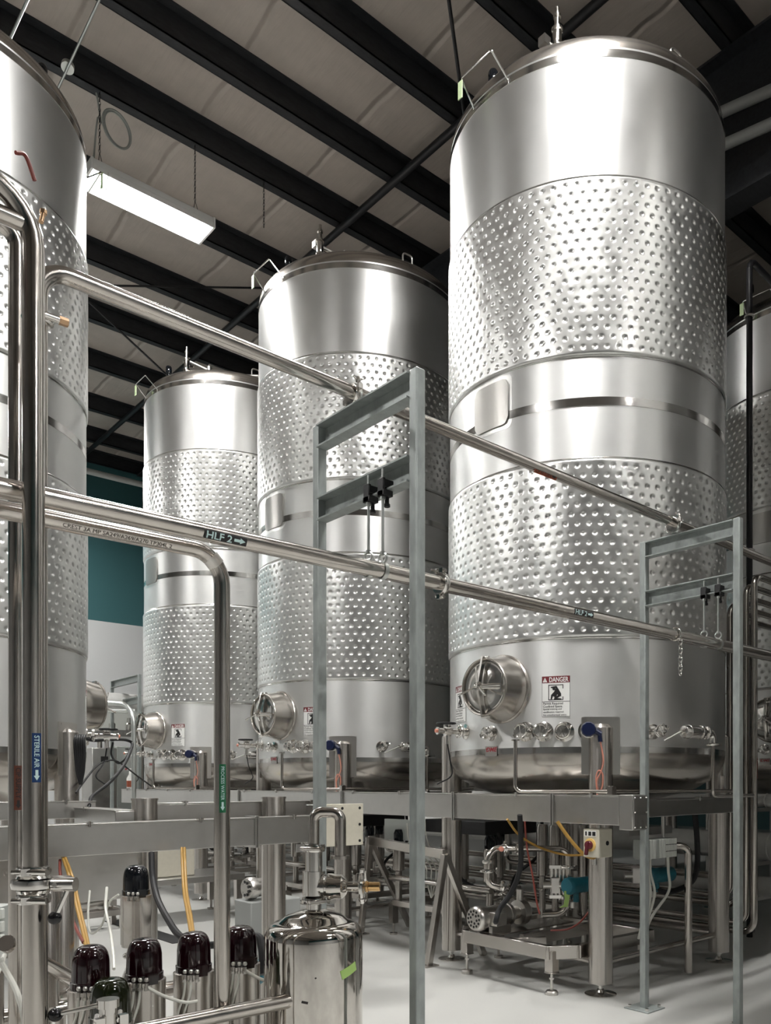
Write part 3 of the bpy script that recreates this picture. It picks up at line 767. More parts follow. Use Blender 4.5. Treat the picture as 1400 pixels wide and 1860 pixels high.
# sterile air riser, in front
xs, ys = .588, 2.238
p5 = pipe([(-1.2, ys, 2.82), (xs, ys, 2.78), (xs, ys, .02)], RP, .135, 'thick upright pipe at the left with the blue STERILE AIR label and butterfly valve', name='process_pipe', n=28)
c = at(72, 1377, d=2.05); plabel(p5, (xs, ys, c.z), (0, 0, -1), V((.02, -1, 0)), 'STERILE AIR', .122, M['lblue'], M['lpale'], RP, .0205, .012, .026)
zb = at(60, 415, d=2.04).z
m = MB(); m.tube([(xs-.02, ys, zb), (-1.0, ys, zb+.01)], .021, 0, n=18); m.build('branch', M['pipe'], p5)
zt = at(60, 355, d=2.04).z
m = MB(); m.torus((xs-.10, ys+.05, zt), (0, 0, 1), .022, .010); m.cyl((xs-.13, ys+.03, zt), (xs-.02, ys+.05, zt), .013); m.cyl((xs-.10, ys+.05, zt), (xs-.10, ys+.05, zb), .009); m.build('gauge_valve', M['cast'], p5)
m = MB(); m.cyl((xs+.028, ys+.04, zt-.035), (xs+.034, ys+.045, zt-.008), .006); m.hexnut((xs+.035, ys+.046, zt-.003), (0, 0, 1), .009, .010); m.build('bronze_nut', M['bronze'], p5)
m = MB(); m.tube([(xs-.145, ys-.01, zt+.14), (xs-.15, ys-.01, zt-.05), (xs-.19, ys-.01, zt-.22)], .0045); m.curve([(xs-.035, ys+.02, zt+.098), (xs-.01, ys+.03, zt+.108), (xs+.012, ys+.035, zt+.06)], .005); m.build('red_tubing', M['red'], p5)
# butterfly valve on the riser
zv = at(60, 1606, d=2.04).z
m = MB(); m.lathe([(.026, -.012), (.050, -.011), (.052, 0), (.050, .011), (.026, .012)], (xs, ys, zv+.002), n=36)
m.lathe([(.026, -.028), (.034, -.026), (.040, -.014), (.028, -.012)], (xs, ys, zv), n=30); m.lathe([(.028, .014), (.040, .016), (.034, .028), (.026, .030)], (xs, ys, zv), n=30)
vb = m.build('butterfly_valve', M['fit'], p5)
rt, fw = V((CA, -SA, 0)), V((SA, CA, 0))
for z in (zv+.034, zv-.036):
    m = MB(); m.lathe([(RP, -.011), (RP+.013, -.010), (RP+.015, 0), (RP+.013, .010), (RP, .011)], (xs, ys, z), n=30)
    q = V((xs, ys, z)) - fw*.042; m.cyl(q-rt*.03, q+rt*.045, .0065, n=10); m.box(q-V((.01, .01, .009)), q+V((.01, .01, .009))); m.cyl(q+rt*.02, q+rt*.055, .009, n=10)
    m.build('clamp', M['fit'], vb)
q = V((xs, ys, zv)) + rt*.05
m = MB(); m.cyl(q, q+rt*.055, .018, n=18); m.cyl(q+V((0, 0, -.0))+rt*.012, q+rt*.012+fw*-.02, .006); m.build('valve_stem', M['fit'], vb)
hb = q + rt*.008 + V((0, 0, -.082)) - fw*.01
m = MB(); m.cyl(q+rt*.04, hb, .006, n=10); m.build('lever', M['fit'], vb)
m = MB(); m.sphere(hb, .0165, 20); m.build('black_ball', M['ball'], vb)
# CIP supply riser behind
q = at(31, 1500, d=2.62)
p6 = pipe([(q.x, q.y, .02), (q.x, q.y, 3.09), (-1.2, q.y, 3.11)], RP, .06, 'upright steel pipe beside the riser with blue label, bearing the rusty CIP SUPPLY label', name='process_pipe', n=22)
c = at(32, 1431, d=2.6); plabel(p6, (q.x, q.y, c.z), (0, 0, -1), V((-.1, -1, 0)), 'CIP SUPPLY', .142, M['lrust2'], M['lblack'], RP, .024, .012, .026)

# ------------------------------------------------------------------ hangers under the lower crossbeams
def hanger(x, y, zp, lab):
    zf = 2.343; xh = x+.020-.050-.006
    t = empty('pipe_hanger', (x, y, zp), lab, 'pipe hanger', 'threaded pipe hangers on the supports')
    m = MB(); m.cyl((xh, y, zp+.055), (xh, y, zf+.075), .0052, n=10); m.build('threaded_rod', M['zinc'], t)
    m = MB(); m.box((xh-.012, y-.020, zf-.022), (xh+.03, y+.020, zf-.002)); m.box((xh-.012, y-.016, zf-.022), (xh-.0, y+.016, zf+.04)); m.box((xh-.01, y-.018, zf+.007), (xh+.034, y+.018, zf+.035)); m.cyl((xh+.018, y, zf-.055), (xh+.018, y, zf-.02), .008, n=10); m.hexnut((xh+.018, y, zf-.05), (0, 0, 1), .012, .012)
    m.build('beam_clamp', M['blackiron'], t, bev=.002)
    m = MB(); m.lathe([(RP+.001, -.008), (RP+.004, -.008), (RP+.004, .008), (RP+.001, .008)], (xh, y, zp), (1, 0, 0), n=32, cap0=False, cap1=False)
    m.torus((xh, y, zp+.045), (1, .25, 0), .017, .004, n=20); m.hexnut((xh, y, zp+.062), (0, 0, 1), .010, .010); m.hexnut((xh, y, zf-.028), (0, 0, 1), .010, .010)
    m.build('ring', M['zinc'], t)
for x, s in ((1.757, 'on the near support'), (3.988, 'on the right support')):
    hanger(x, YP1, 2.06 if x < 3 else 2.0645, 'threaded rod hanger %s holding the front labelled pipe' % s)
    hanger(x, 2.395, 2.082, 'threaded rod hanger %s holding the hidden rear pipe' % s)

# ------------------------------------------------------------------ bank of pipes rising at the right
bank = []
for k in range(5):
    X = 5.69+.0*k; r = .0255
    xk = 5.69 - .068*k; yk = 3.03 + .066*k; zk = (.20, .258, .39, .448, .60)[k]
    zt = 2.87 - .062*k
    lab = ['outermost of the nested pipes that bend up from the floor at the right edge', 'second of the nested bent pipes at the right edge, inside the outermost',
           'third of the nested bent pipes at the right edge', 'fourth of the nested bent pipes at the right edge', 'innermost of the nested bent pipes at the right edge'][k]
    bank.append(pipe([(5.69-.0*k, 11.2, zk), (5.69-.0*k, 3.03+.066*k, zk), (5.69, 3.03+.066*k, zt), (7.05, 3.03+.066*k, zt-.01), (7.05, -4, zt-.02)], r, .10, lab, group='nested pipes rising at the right', n=16, name='process_pipe'))
c = at(1383, 1395, d=6.0)
plabel(bank[0], (5.69, 3.03, c.z), (0, 0, -1), V((.35, -1, 0)), 'CIP RETURN', .15, M['lrust'], M['lblack'], .0255, .02, .01, .03)
# black gas pipe by the dark tank
q = at(1361, 700, d=7.0)
pb = pipe([(q.x, q.y, .0), (q.x, q.y, at(1361, 470, d=7).z), (7.25, q.y+.04, at(1361, 470, d=7).z), (7.25, q.y+.04, 8.12)], .026, .1, 'black upright pipe with an elbow at its top, in front of the dark right tank', m='blackpipe', name='gas_pipe')
m = MB(); m.torus((q.x, q.y, at(1361, 1000, d=7).z), (0, 0, 1), .034, .012); m.torus((q.x, q.y, at(1361, 575, d=7).z), (0, 0, 1), .034, .012); m.build('clamp', M['cast'], pb)
# pipes and braces under the roof
def roofpipe(a, b, r, lab, m='blackpipe', name='roof_pipe', cat='pipe'):
    return pipe([a, b], r, 0, lab, cat, m=m, name=name, n=14)
qa, qb = at(667, 376, X=5.6), at(818, 259, X=5.6)
roofpipe((5.41, -3, 7.835), (5.41, Y1, 7.835), .042, 'black sprinkler pipe running under the purlins above the middle tank')
a = at(815, 0, d=6.6); b = at(838, 170, d=7.2)
a2 = a + (a-b)*.55
roofpipe(b-(a-b)*.5, V((a2.x, a2.y, min(8.1, a2.z))), .016, 'thin dark rod hanging down just left of the nearest tank top', name='brace_rod', cat='rod')
for k, (u, v, lab) in enumerate((((160, 518), (472, 523), 'thin black cable strung level between the left tank and the middle tank'), ((190, 575), (300, 678), 'thin black brace rod slanting down behind the top of the farthest tank'))):
    a = at(*u, Y=10.8); b = at(*v, Y=10.8) if k else at(*v, Y=10.2)
    e = b-a; roofpipe(a-e*.6, b+e*.5, .013, lab, name='brace_rod', cat='rod')
def lev(px, py, z): 
    d = (z-EYE)*1484/(1423-py); t = (px-860)/1484; x, y = c2w(t*d, d); return V((x, y, z))
for py, lab in ((190, 'upper of two pale round ducts at the top right'), (251, 'lower of two pale round ducts at the top right')):
    zz = 7.25 if py < 200 else 6.88
    a = lev(1310, py+14, zz); b = lev(1400, py-26, zz); e = b-a; roofpipe(a-e*2, b+e*1.5, .047, lab, m='duct', name='pale_duct', cat='duct')
a = lev(200, 866, 7.5); roofpipe((a.x-5, 16.9, 7.45), (a.x+12, 16.9, 7.45), .06, 'white pipe high on the far teal wall between the left tanks', m='white')
a = at(50, 0, d=5.6); b = at(22, 62, d=5.9); roofpipe((a+(a-b)*.5), b-(a-b)*.8, .010, 'thin grey conduit slanting above the top of the left tank', m='zinc', name='conduit', cat='conduit')
a = at(180, 0, d=6.2); b = at(108, 155, d=7.0); cd = roofpipe(a+(a-b)*.4, b-(a-b)*.2, .010, 'thin grey conduit with a round junction box above the left tank', m='zinc', name='conduit', cat='conduit')
q = at(123, 121, d=6.85); m = MB(); m.lathe([(.0, -.02), (.05, -.02), (.05, .02), (0, .02)], q, (.2, .3, 1), n=20); m.build('junction_box', M['zinc'], cd)
a = at(480, 322, Y=8.05); t = MB()
for k in range(16): t.torus((a.x, 8.06, 7.88-.033*k), (1, 0, 0) if k % 2 else (0, 1, 0), .014, .003, n=10, m=5, sr=.6, st=1.5)
tag(t.build('spare_chain', M['blackiron']), 'short loose chain hanging alone from a purlin right of the glowing lamp', 'chain')
# ------------------------------------------------------------------ stainless wireways on the tank legs
def wireway(name, a, b, h, dep, lab, joints=(), side=-1, cat='cable tray'):
    """square wireway from a to b (axis-aligned, top front edge), flanged joints, latches on the lid"""
    a = V(a); b = V(b); t = empty(name, a, lab, cat)
    d = (b-a); L = d.length; d = d/L
    n = V((-d.y, d.x, 0))*1.0
    m = MB(); c0 = a + n*dep/2 - V((0, 0, h/2)); m.bar(c0, c0+d*L, dep, h); m.build('trough', M['way'], t, bev=.004)
    m = MB(); c1 = a + n*dep/2 + V((0, 0, .003)); m.bar(c1, c1+d*L, dep+.010, .006); m.build('lid', M['way'], t, bev=.001)
    for s in joints:
        q = a + d*s + n*dep/2 - V((0, 0, h/2))
        for e in (-.009, .009):
            m = MB(); m.bar(q+d*(e-.004), q+d*(e+.004), dep+.028, h+.030); m.build('flange', M['way'], t, bev=.001)
    k = 0; s = .22
    while s < L-.1:
        q = a + d*s + n*.004 + V((0, 0, .006))
        m = MB(); m.box(q-V((.016, .016, 0)), q+V((.016, .016, .009))); m.cyl(q-n*.012-V((0, 0, .018)), q-n*.012+V((0, 0, .012)), .006, n=8); m.build('latch', M['fit'], t)
        s += .62
    return t
# along the row of tanks: runs in -Y so the face looks to the aisle
wireway('wireway', (3.85, 10.75, 1.240), (3.85, 2.89, 1.240), .170, .11, 'long square steel wireway running along the legs of the tank row', joints=(3.2, 5.02, 6.42, 7.35))
t = empty('junction_box', (3.91, 2.85, 1.05), 'square steel junction box with bolted cover at the corner of the long wireway', 'junction box')
MB().box((3.845, 2.79, 1.045), (3.985, 2.885, 1.25)).build('body', M['way'], t, bev=.004)
m = MB(); m.box((3.85, 2.784, 1.05), (3.98, 2.79, 1.245)); cv = m.build('cover', M['way'], t, bev=.002)
m = MB()
for x in (3.86, 3.915, 3.97):
    for z in (1.062, 1.148, 1.233):
        if not (x == 3.915 and z == 1.148): m.sphere((x, 2.783, z), .0055, 8)
m.build('cover_screws', M['cast'], cv)
wireway('wireway', (4.02, 2.985, 1.205), (5.35, 2.985, 1.215), .105, .10, 'short square steel wireway right of the junction box under the nearest tank', joints=(.09,))
# the skid wireway in the foreground
wireway('wireway', (-.6, 4.60, 1.085), (2.90, 4.60, 1.10), .165, .12, 'large square steel wireway crossing the lower left in front of the domed valves', joints=(3.06,))
t = empty('junction_box', (3.05, 4.6, .9), 'flat beige junction box with black screws behind the bent canister pipe', 'junction box')
MB().box((2.90, 4.565, .905), (3.225, 4.75, 1.175)).build('body', M['way'], t, bev=.005)
m = MB(); m.box((2.895, 4.555, .90), (3.23, 4.565, 1.18)); cv = m.build('cover', M['beige'], t, bev=.004)
m = MB()
for x in (2.925, 3.06, 3.20):
    for z in (.93, 1.04, 1.15):
        if not (x == 3.06 and z == 1.04): m.cyl((x, 4.553, z), (x, 4.556, z), .010, n=10)
m.build('cover_screws', M['lblack'], cv)
a = at(157, 1455, Y=5.85); wireway('wireway', (.2, 5.60, 1.195), (a.x-.02, 5.60, 1.195), .105, .10, 'pale square wireway in front of the left tank legs', joints=())
wireway('wireway', (1.70, 5.57, 1.155), (1.70, 4.84, 1.155), .150, .135, 'short dark square wireway between the left tank and the empty leg stub')
# legs of the empty place beside the left tank
def stub(x, y, r, top, lab):
    t = empty('support_leg', (x, y, 0), lab, 'leg', 'skid legs of the empty place')
    m = MB(); m.cyl((x, y, .09), (x, y, top), r, n=32); m.build('column', M['leg'], t)
    m = MB(); m.cyl((x, y, top), (x, y, top+.012), r+.004, n=32); m.build('top_plate', M['leg'], t)
    m = MB(); m.cyl((x, y, .01), (x, y, .1), .016, n=12); m.lathe([(.10, 0), (.10, .008), (.03, .016)], (x, y, 0), n=28); m.build('levelling_foot', M['fit'], t)
stub(1.875, 4.86, .072, 1.215, 'thick steel leg stub behind the tall black-capped valve')
stub(2.73, 4.87, .078, 1.215, 'thick steel leg stub right of the wireway flange')
stub(3.06, 4.86, .048, 1.19, 'thinner steel leg under the beige junction box')
stub(.55, 4.88, .072, 1.215, 'thick steel leg hidden behind the left upright pipes')
wireway('wireway', (1.93, 4.925, 1.19), (3.14, 4.925, 1.19), .12, .10, 'dark square wireway behind the two leg stubs')
m = MB(); m.box((3.0, 4.765, .45), (3.0+.06, 4.80, 1.0)); tag(m.build('conduit_channel', M['way']), 'narrow steel channel fixed beside the stub leg under the wireway', 'channel') if 0 else None
# back sheet under the wireway
t = MB(); t.box((.2, 4.76, .66), (1.80, 4.78, .925)); tag(t.build('splash_panel', M['way'], bev=.003), 'dull steel splash panel hanging under the foreground wireway', 'panel')

# ------------------------------------------------------------------ domed valves
def dome_valve(x, y, ztop, rd, rb, hb, dome, lab, tubes=True, hd=.142, grp='domed process valves', yaw=0):
    t = empty('domed_valve', (x, y, 0), lab, 'valve', grp)
    zb = ztop-hd
    m = MB(); m.lathe([(rb*.93, zb-hb), (rb*.93, zb-hb+.01), (rb, zb-hb+.012), (rb, zb-.055), (rb*1.012, zb-.053), (rb*1.012, zb-.003), (rb*.94, zb)], (x, y, 0), n=40)
    m.lathe([(rb*.45, zb-hb-.09), (rb*.45, zb-hb)], (x, y, 0), n=24)
    bd = m.build('cylinder', M['leg'], t)
    m = MB(); m.torus((x, y, zb-hb-.045), (0, 0, 1), rb*.72, .012, n=30)
    m.lathe([(rb*.7, 0), (rb*.95, .02), (rb*.95, zb-hb-.15), (rb*.6, zb-hb-.09)], (x, y, 0), n=32); m.build('valve_body', M['fit'], t)
    p = [(rd*1.06, zb), (rd*1.06, zb+.022), (rd, zb+.024), (rd*.985, zb+hd*.45)]
    for k in range(1, 13):
        a = radians(90*k/12); p.append((rd*.985*cos(a)**.5 if k < 12 else 0, zb+hd*.45+hd*.55*sin(a)**.9))
    m = MB(); m.lathe(p, (x, y, 0), n=40); m.box((x-.02, y-rd-.012, zb-.01), (x+.02, y-rd+.01, zb+.03)); dm = m.build('dome_cap', M[dome], t)
    m = MB()
    f = -V((SA, CA, 0)); r = V((CA, -SA, 0)); c = V((x, y, zb))
    for k in range(3):
        q = c + f*(rb*.86) + r*(k-.3)*.0215
        m.sphere(q+f*.010+V((0, 0, .012)), .0085, 10); m.cyl(q+f*.010, q+f*.012-V((0, 0, .022)), .006, n=8); m.hexnut(q+f*.012-V((0, 0, .02)), (0, 0, 1), .0085, .009)
    m.build('air_fittings', M['bronze'] if 0 else M['cast'], t)
    if tubes:
        m = MB()
        for k in range(2):
            q = c + f*(rb*.86+.012) + r*(k-.3)*.0215 - V((0, 0, .024))
            m.curve([q, q+V((0, 0, -.05))-r*.006, q-r*.028+V((0, 0, -.14))+f*.01, q-r*.03+V((0, 0, -.26)), q-r*.01+V((0, 0, -.38))], .0042, n=8)
        m.build('air_tubes', M['clear'], t)
    return t
YD = 2.887; ZD = .772
XS = [.934, 1.1127, 1.293, 1.478, 1.665]
labs = ['front left maroon-capped valve, tallest looking of the domed row', 'second maroon-capped domed valve from the left, under the wireway',
        'third maroon-capped domed valve, below the end of the yellow cable', 'maroon-capped domed valve just right of the green-labelled pipe', 'maroon-capped domed valve mostly hidden behind the steel canister']
for x, l in zip(XS, labs): dome_valve(x, YD, ZD, .060, .071, .33, 'dome', l)
dome_valve(.945, 2.735, .686, .062, .068, .30, 'domeg', 'lower valve with a greenish black cap, behind the ball-ended lever', tubes=False)
dome_valve(1.506, 4.01, .920, .060, .070, .25, 'domeb', 'valve with a tall black cap standing apart, left of the black hose', tubes=False)
# small link tubes between the caps
for i, l in ((1, 'milky air tube linking two domed valves in the centre'), (3, 'milky air tube leading right from the valve beside the canister')):
    x = XS[i]; m = MB(); q = V((x+.0, YD, ZD-.155)) - V((SA, CA, 0))*.07 + V((CA, -SA, 0))*.036
    m.curve([q, q+V((.05, -.02, -.035)), q+V((.12, -.03, -.068)), q+V((.17, -.02, -.075))], .006); tag(m.build('air_tube', M['clear']), l, 'tube')
# manifold pipes of the skid
def mani(y, z, x0, x1, r, lab): pipe([(x0, y, z), (x1, y, z)], r, 0, lab, group=None, n=18, name='manifold_pipe')
mani(2.887, .215, .2, 1.72, .028, 'low manifold pipe under the domed valves')
mani(3.30, .47, .3, 1.80, .028, 'horizontal manifold pipe behind the domed valve row')
mani(3.62, .40, -.2, 1.9, .0255, 'farther horizontal manifold pipe behind the domed valves')
mani(2.62, .50, -.2, .93, .022, 'short bright pipe end left of the lowest domed valve')
# slanting pipe with green tape
a = at(88, 1755, d=2.9); b = at(138, 1782, d=3.15)
e = (b-a).normalized()
tp = pipe([a-e*.35, b+e*.15], .026, 0, 'slanting steel pipe end carrying a small green tape, left of the domed valves', name='manifold_pipe', n=18)
m = MB(); q = a+e*.10; m.lathe([(.0268, -.02), (.0268, .02)], b-e*.02, e, n=20, cap0=False, cap1=False); m.build('green_tape', M['lgreen'], tp)
for px, py, d, r in ((110, 1660, 3.3, .05), (86, 1640, 3.0, .04)):
    q = at(px, py, d=d); t = empty('valve_actuator', (q.x, q.y, 0), 'slim steel actuator cylinder close right of the left riser' if r < .045 else 'steel actuator cylinder behind the ball-ended lever', 'actuator')
    m = MB(); m.lathe([(r*.4, .2), (r*.4, .48), (r, .5), (r, .92), (r*.8, .94)], (q.x, q.y, 0), n=28); m.build('cylinder', M['leg'], t)
    m = MB(); m.lathe([(.06, 0), (.06, .015), (.03, .02), (.03, .2)], (q.x, q.y, 0), n=20); m.build('foot', M['fit'], t); m = MB(); m.torus((q.x, q.y, .46), (0, 0, 1), .045, .012); m.build('clamp', M['fit'], t)
q = at(122, 1702, d=3.35); 0 and pipe([(q.x, q.y, .01), (q.x, q.y, q.z), (q.x+.22, q.y-.0, q.z)], .03, .06, 'clamped elbow pipe left behind the front left domed valve', name='manifold_pipe')
# front bottom pipe with ball-lever valve
zq = .585; yq = 2.43
fp = pipe([(.60, yq, zq), (1.44, yq, zq)], .0255, 0, 'bright horizontal pipe at the bottom joining the steel canister', name='manifold_pipe', n=22)
q = at(196, 1838, Y=yq)
t = empty('lever_valve', (q.x, q.y, zq), 'small steel valve with a ball-ended lever at the bottom left', 'valve')
m = MB(); m.cyl((q.x, yq, zq+.02), (q.x, yq, zq+.105), .024, n=24); m.cyl((q.x, yq, zq+.088), (q.x, yq, zq+.112), .030, n=24); m.lathe([(.026, -.012), (.046, -.011), (.046, .011), (.026, .012)], (q.x, yq, zq), (1, 0, 0), n=30); m.build('valve_stem', M['fit'], t)
for dx in (-.03, .035):
    m = MB(); m.lathe([(.027, -.011), (.040, -.010), (.043, 0), (.040, .010), (.027, .011)], (q.x+dx, yq, zq), (1, 0, 0), n=28); m.cyl((q.x+dx-.01, yq-.02, zq+.05), (q.x+dx+.01, yq+.03, zq+.06), .008, n=8); m.box((q.x+dx-.012, yq-.03, zq+.036), (q.x+dx+.012, yq-.01, zq+.066)); m.build('clamp', M['fit'], t)
bp_ = at(101, 1843, d=2.35)
m = MB(); m.cyl((q.x, yq, zq+.10), bp_, .0068, n=12); m.build('lever', M['fit'], t)
m = MB(); m.sphere(bp_, .0205, 22); m.build('black_ball', M['ball'], t)

# ------------------------------------------------------------------ canister
cx, cy = 1.56, 2.50
t = empty('steel_canister', (cx, cy, 0), 'dented mirror-steel canister at bottom centre with a wheel valve and bent pipe on top', 'canister')
R = .171; zs = .775
p = [(R*.7, .10), (R*.95, .13), (R, .17), (R, zs)]
for k in range(1, 8): a = radians(12*k); p.append((R-.055+.055*cos(a), zs+.055*sin(a)))
p += [(.10, zs+.072), (.055, zs+.088), (.034, zs+.095)]
m = MB(); m.lathe(p, (cx, cy, 0), n=64); m.build('vessel', M['mirror'], t)
for k in range(3):
    a = radians(30+120*k); m = MB(); m.cyl((cx+.13*cos(a), cy+.13*sin(a), 0), (cx+.13*cos(a), cy+.13*sin(a), .16), .016, n=12); m.build('leg', M['leg'], t)
zn = zs+.085
m = MB(); m.cyl((cx, cy, zn), (cx, cy, zn+.045), .026, n=24); m.lathe([(.026, 0), (.040, .004), (.043, .014), (.040, .024), (.026, .028)], (cx, cy, zn+.028), n=28); m.cyl((cx-.045, cy-.045, zn+.042), (cx+.03, cy-.055, zn+.042), .006, n=8); m.box((cx+.035, cy-.05, zn+.03), (cx+.06, cy-.03, zn+.055)); m.build('neck_clamp', M['fit'], t)
rt, fw = V((CA, -SA, 0)), V((SA, CA, 0)); up = V((0, 0, 1)); c = V((cx, cy, zn+.06))
m = MB(); m.cyl(c, c+up*.155, .030, n=24); m.cyl(c+up*.0, c+up*.085, .040, n=28); m.lathe([(.03, .0), (.036, .01), (.036, .03), (.03, .036)], c+up*.0, n=24); m.cyl(c+up*.030, c+up*.030+rt*.055, .036, n=26); m.lathe([(.044, .03), (.044, .04)], c+up*.030, rt, n=26); vb = m.build('valve_body', M['fit'], t)
m = MB(); m.lathe([(.030, .045), (.047, .050), (.047, .062), (.043, .078), (.043, .10), (.028, .115), (.017, .12), (.017, .18)], c+up*.030, rt, n=28); m.build('bonnet', M['mirror'], vb)
w = c+up*.030+rt*.172
m = MB(); m.torus(w, rt, .053, .0085, n=40, m=10)
for k in range(5): a = radians(72*k+10); d = fw*cos(a)+up*sin(a); m.cyl(w, w+d*.053, .006, n=8); m.sphere(w+d*.055, .012, 8)
m.cyl(w-rt*.012, w+rt*.012, .017, n=16); m.build('hand_wheel', M['fit'], vb)
m = MB(); m.cyl(w+rt*.01, w+rt*.02, .020, n=20); m.cyl(w+rt*.02, w+rt*.062, .0165, n=20); m.build('brass_stem', M['brass'], vb, bev=.002)
m = MB(); m.box(c+up*.02-fw*.04+rt*.012, c+up*.135-fw*.0+rt*.04); m.build('gasket', M['rubber'], vb) if 0 else None
zt = at(600, 1475, d=2.9).z
m = MB(); pc = c+up*.155
for z in (.0, ): m.lathe([(.02, -.016), (.038, -.013), (.042, 0), (.038, .013), (.02, .016)], pc+up*.012, n=28); m.cyl(pc+up*.012-rt*.05-fw*.035, pc+up*.012+rt*.03-fw*.045, .007, n=8); m.box(pc+up*0-fw*.05-rt*.05, pc+up*.028-fw*.025-rt*.03)
m.build('pipe_clamp', M['fit'], t)
e2 = pc + rt*.094
m = MB(); m.tube([pc, (pc.x, pc.y, zt), (e2.x, e2.y, zt), (e2.x, e2.y, at(620, 1560, d=2.85).z)], .0195, .030, n=22); m.cyl((e2.x, e2.y, at(620, 1562, d=2.85).z), (e2.x, e2.y, at(620, 1556, d=2.85).z), .034, n=26); m.build('bent_pipe', M['pipe'], t)
m = MB(); a0 = atan2(-cy-.0, -cx-.0)
vs = []; 
def cyl_patch(m, cx, cy, r, a, z, w, h, rot=0):
    k = 8; vs = []
    for i in range(k+1):
        u = -w/2+w*i/k
        for v in (-h/2, h/2):
            uu = u*cos(rot)-v*sin(rot); vv = u*sin(rot)+v*cos(rot); th = a+uu/r
            vs.append((cx+r*cos(th), cy+r*sin(th), z+vv))
    m.add(vs, [(2*i, 2*i+2, 2*i+3, 2*i+1) for i in range(k)])
cyl_patch(m, cx, cy, R+.001, radians(282), zs-.10, .075, .032, .3); m.build('green_tape', M['green'], t)
m = MB(); cyl_patch(m, cx, cy, R+.0008, radians(228), zs-.19, .022, .008, -.2); cyl_patch(m, cx, cy, R+.0008, radians(240), zs-.11, .006, .005, .5); m.build('paint_smudge', M['dome'], t)

# ------------------------------------------------------------------ cables of the skid
def cable(name, pts, r, mt, lab, cat='cable', n=10):
    m = MB(); m.curve(pts, r, n=n); return tag(m.build(name, M[mt]), lab, cat)
A = lambda px, py, d: at(px, py, d=d)
for k in range(2):
    cable('yellow_cable', [A(114+5*k, 1558, 4.3), A(128+6*k, 1600, 4.1), A(140+5*k, 1650, 3.8), A(152+5*k, 1700, 3.5), A(156+5*k, 1722, 3.3)], .0072, 'yellow', ['left one of the yellow cable pair going down behind the front left dome', 'right one of the yellow cable pair going down behind the front left dome'][k])
    cable('yellow_cable', [A(330+5*k, 1540, 4.6), A(331+5*k, 1570, 4.5), A(334+5*k, 1620, 4.2), A(341+5*k, 1660, 3.7), A(347+4*k, 1696, 3.2)], .0075, 'yellow', ['left one of the yellow cables dropping to the middle domed valve', 'right one of the yellow cables dropping to the middle domed valve'][k])
cable('red_cable', [A(109, 1562, 4.3), A(110, 1590, 4.2), A(122, 1645, 3.9), A(140, 1690, 3.6), A(152, 1712, 3.4)], .0075, 'red', 'dark red cable beside the left yellow cable pair')
cable('black_hose', [A(275, 1550, 4.55), A(277, 1590, 4.45), A(286, 1632, 4.3), A(305, 1670, 4.1), A(330, 1702, 3.8), A(380, 1717, 3.6), A(460, 1700, 3.4), A(475, 1720, 3.35), A(478, 1770, 3.3)], .0165, 'rubber', 'thick black hose curving down behind the black-capped valve', 'hose')
cable('milky_tube', [A(0, 1740, 2.2), A(6, 1755, 2.2), A(28, 1795, 2.15), A(42, 1840, 2.1), A(45, 1880, 2.1)], .0075, 'clear', 'milky plastic tube curving down across the left upright pipes', 'tube')
cable('milky_tube', [A(8, 1735, 2.3), A(2, 1752, 2.25), A(-14, 1790, 2.2)], .0065, 'clear', 'short milky plastic tube at the very left edge', 'tube')
cable('milky_tube', [A(194, 1612, 4.2), A(192, 1650, 4.1), A(200, 1690, 3.9), A(206, 1735, 3.7), A(207, 1760, 3.6)], .007, 'clear', 'milky plastic tube hanging left of the black-capped valve', 'tube')
cable('milky_tube', [A(163, 1618, 4.4), A(160, 1660, 4.3), A(165, 1695, 4.2), A(185, 1680, 4.15), A(198, 1640, 4.15), A(215, 1625, 4.1)], .0055, 'clear', 'looping milky plastic tube behind the front left dome', 'tube')
# teal motor between the right domes, grey modules at left
def teal_act(x, y, z, lab, s=1.0, ax=(-.75, -.66, 0)):
    t = empty('valve_actuator', (x, y, z), lab, 'actuator')
    a, q, u = frame(ax); c = V((x, y, z))
    m = MB(); m.lathe([(.0, .085), (.045, .083), (.052, .07), (.052, -.01), (.048, -.02), (.048, -.1), (.04, -.11)], c, a, n=10); m.box(c-V((.02, .02, .075)), c+V((.02, .02, 0))); m.build('housing', M['teal'], t)
    m = MB(); m.cyl(c-a*.03, c-a*.10, .051, n=24); m.build('steel_band', M['plate'], t)
    return t
q = at(470, 1765, d=3.6); ta = teal_act(q.x, q.y, q.z, 'teal motor glimpsed between the right domed valve and the canister')
m = MB(); m.cyl((q.x, q.y, .0), (q.x, q.y, q.z), .03); m.build('stem', M['leg'], ta)
q = at(-4, 1690, d=2.9)
t = empty('valve_module', (q.x, q.y, q.z), 'grey stacked valve module cut off by the left edge', 'valve module')
m = MB(); r0 = V((CA, -SA, 0)); 
c = V((q.x, q.y, q.z)); m.bar(c-V((0, 0, .09)), c+V((0, 0, .09)), .09, .06, r0); m.build('body', M['greybox'], t, bev=.004)
for k in range(4): m = MB(); g = c+V((0, 0, -.07+.045*k))-fw*.035+rt*.01; m.bar(g-rt*.03, g+rt*.03, .02, .036, up); m.build('port_plate', M['palebox'], t, bev=.003)
m = MB(); m.cyl((q.x, q.y, 0), (q.x, q.y, q.z-.09), .02); m.build('stem', M['leg'], t)
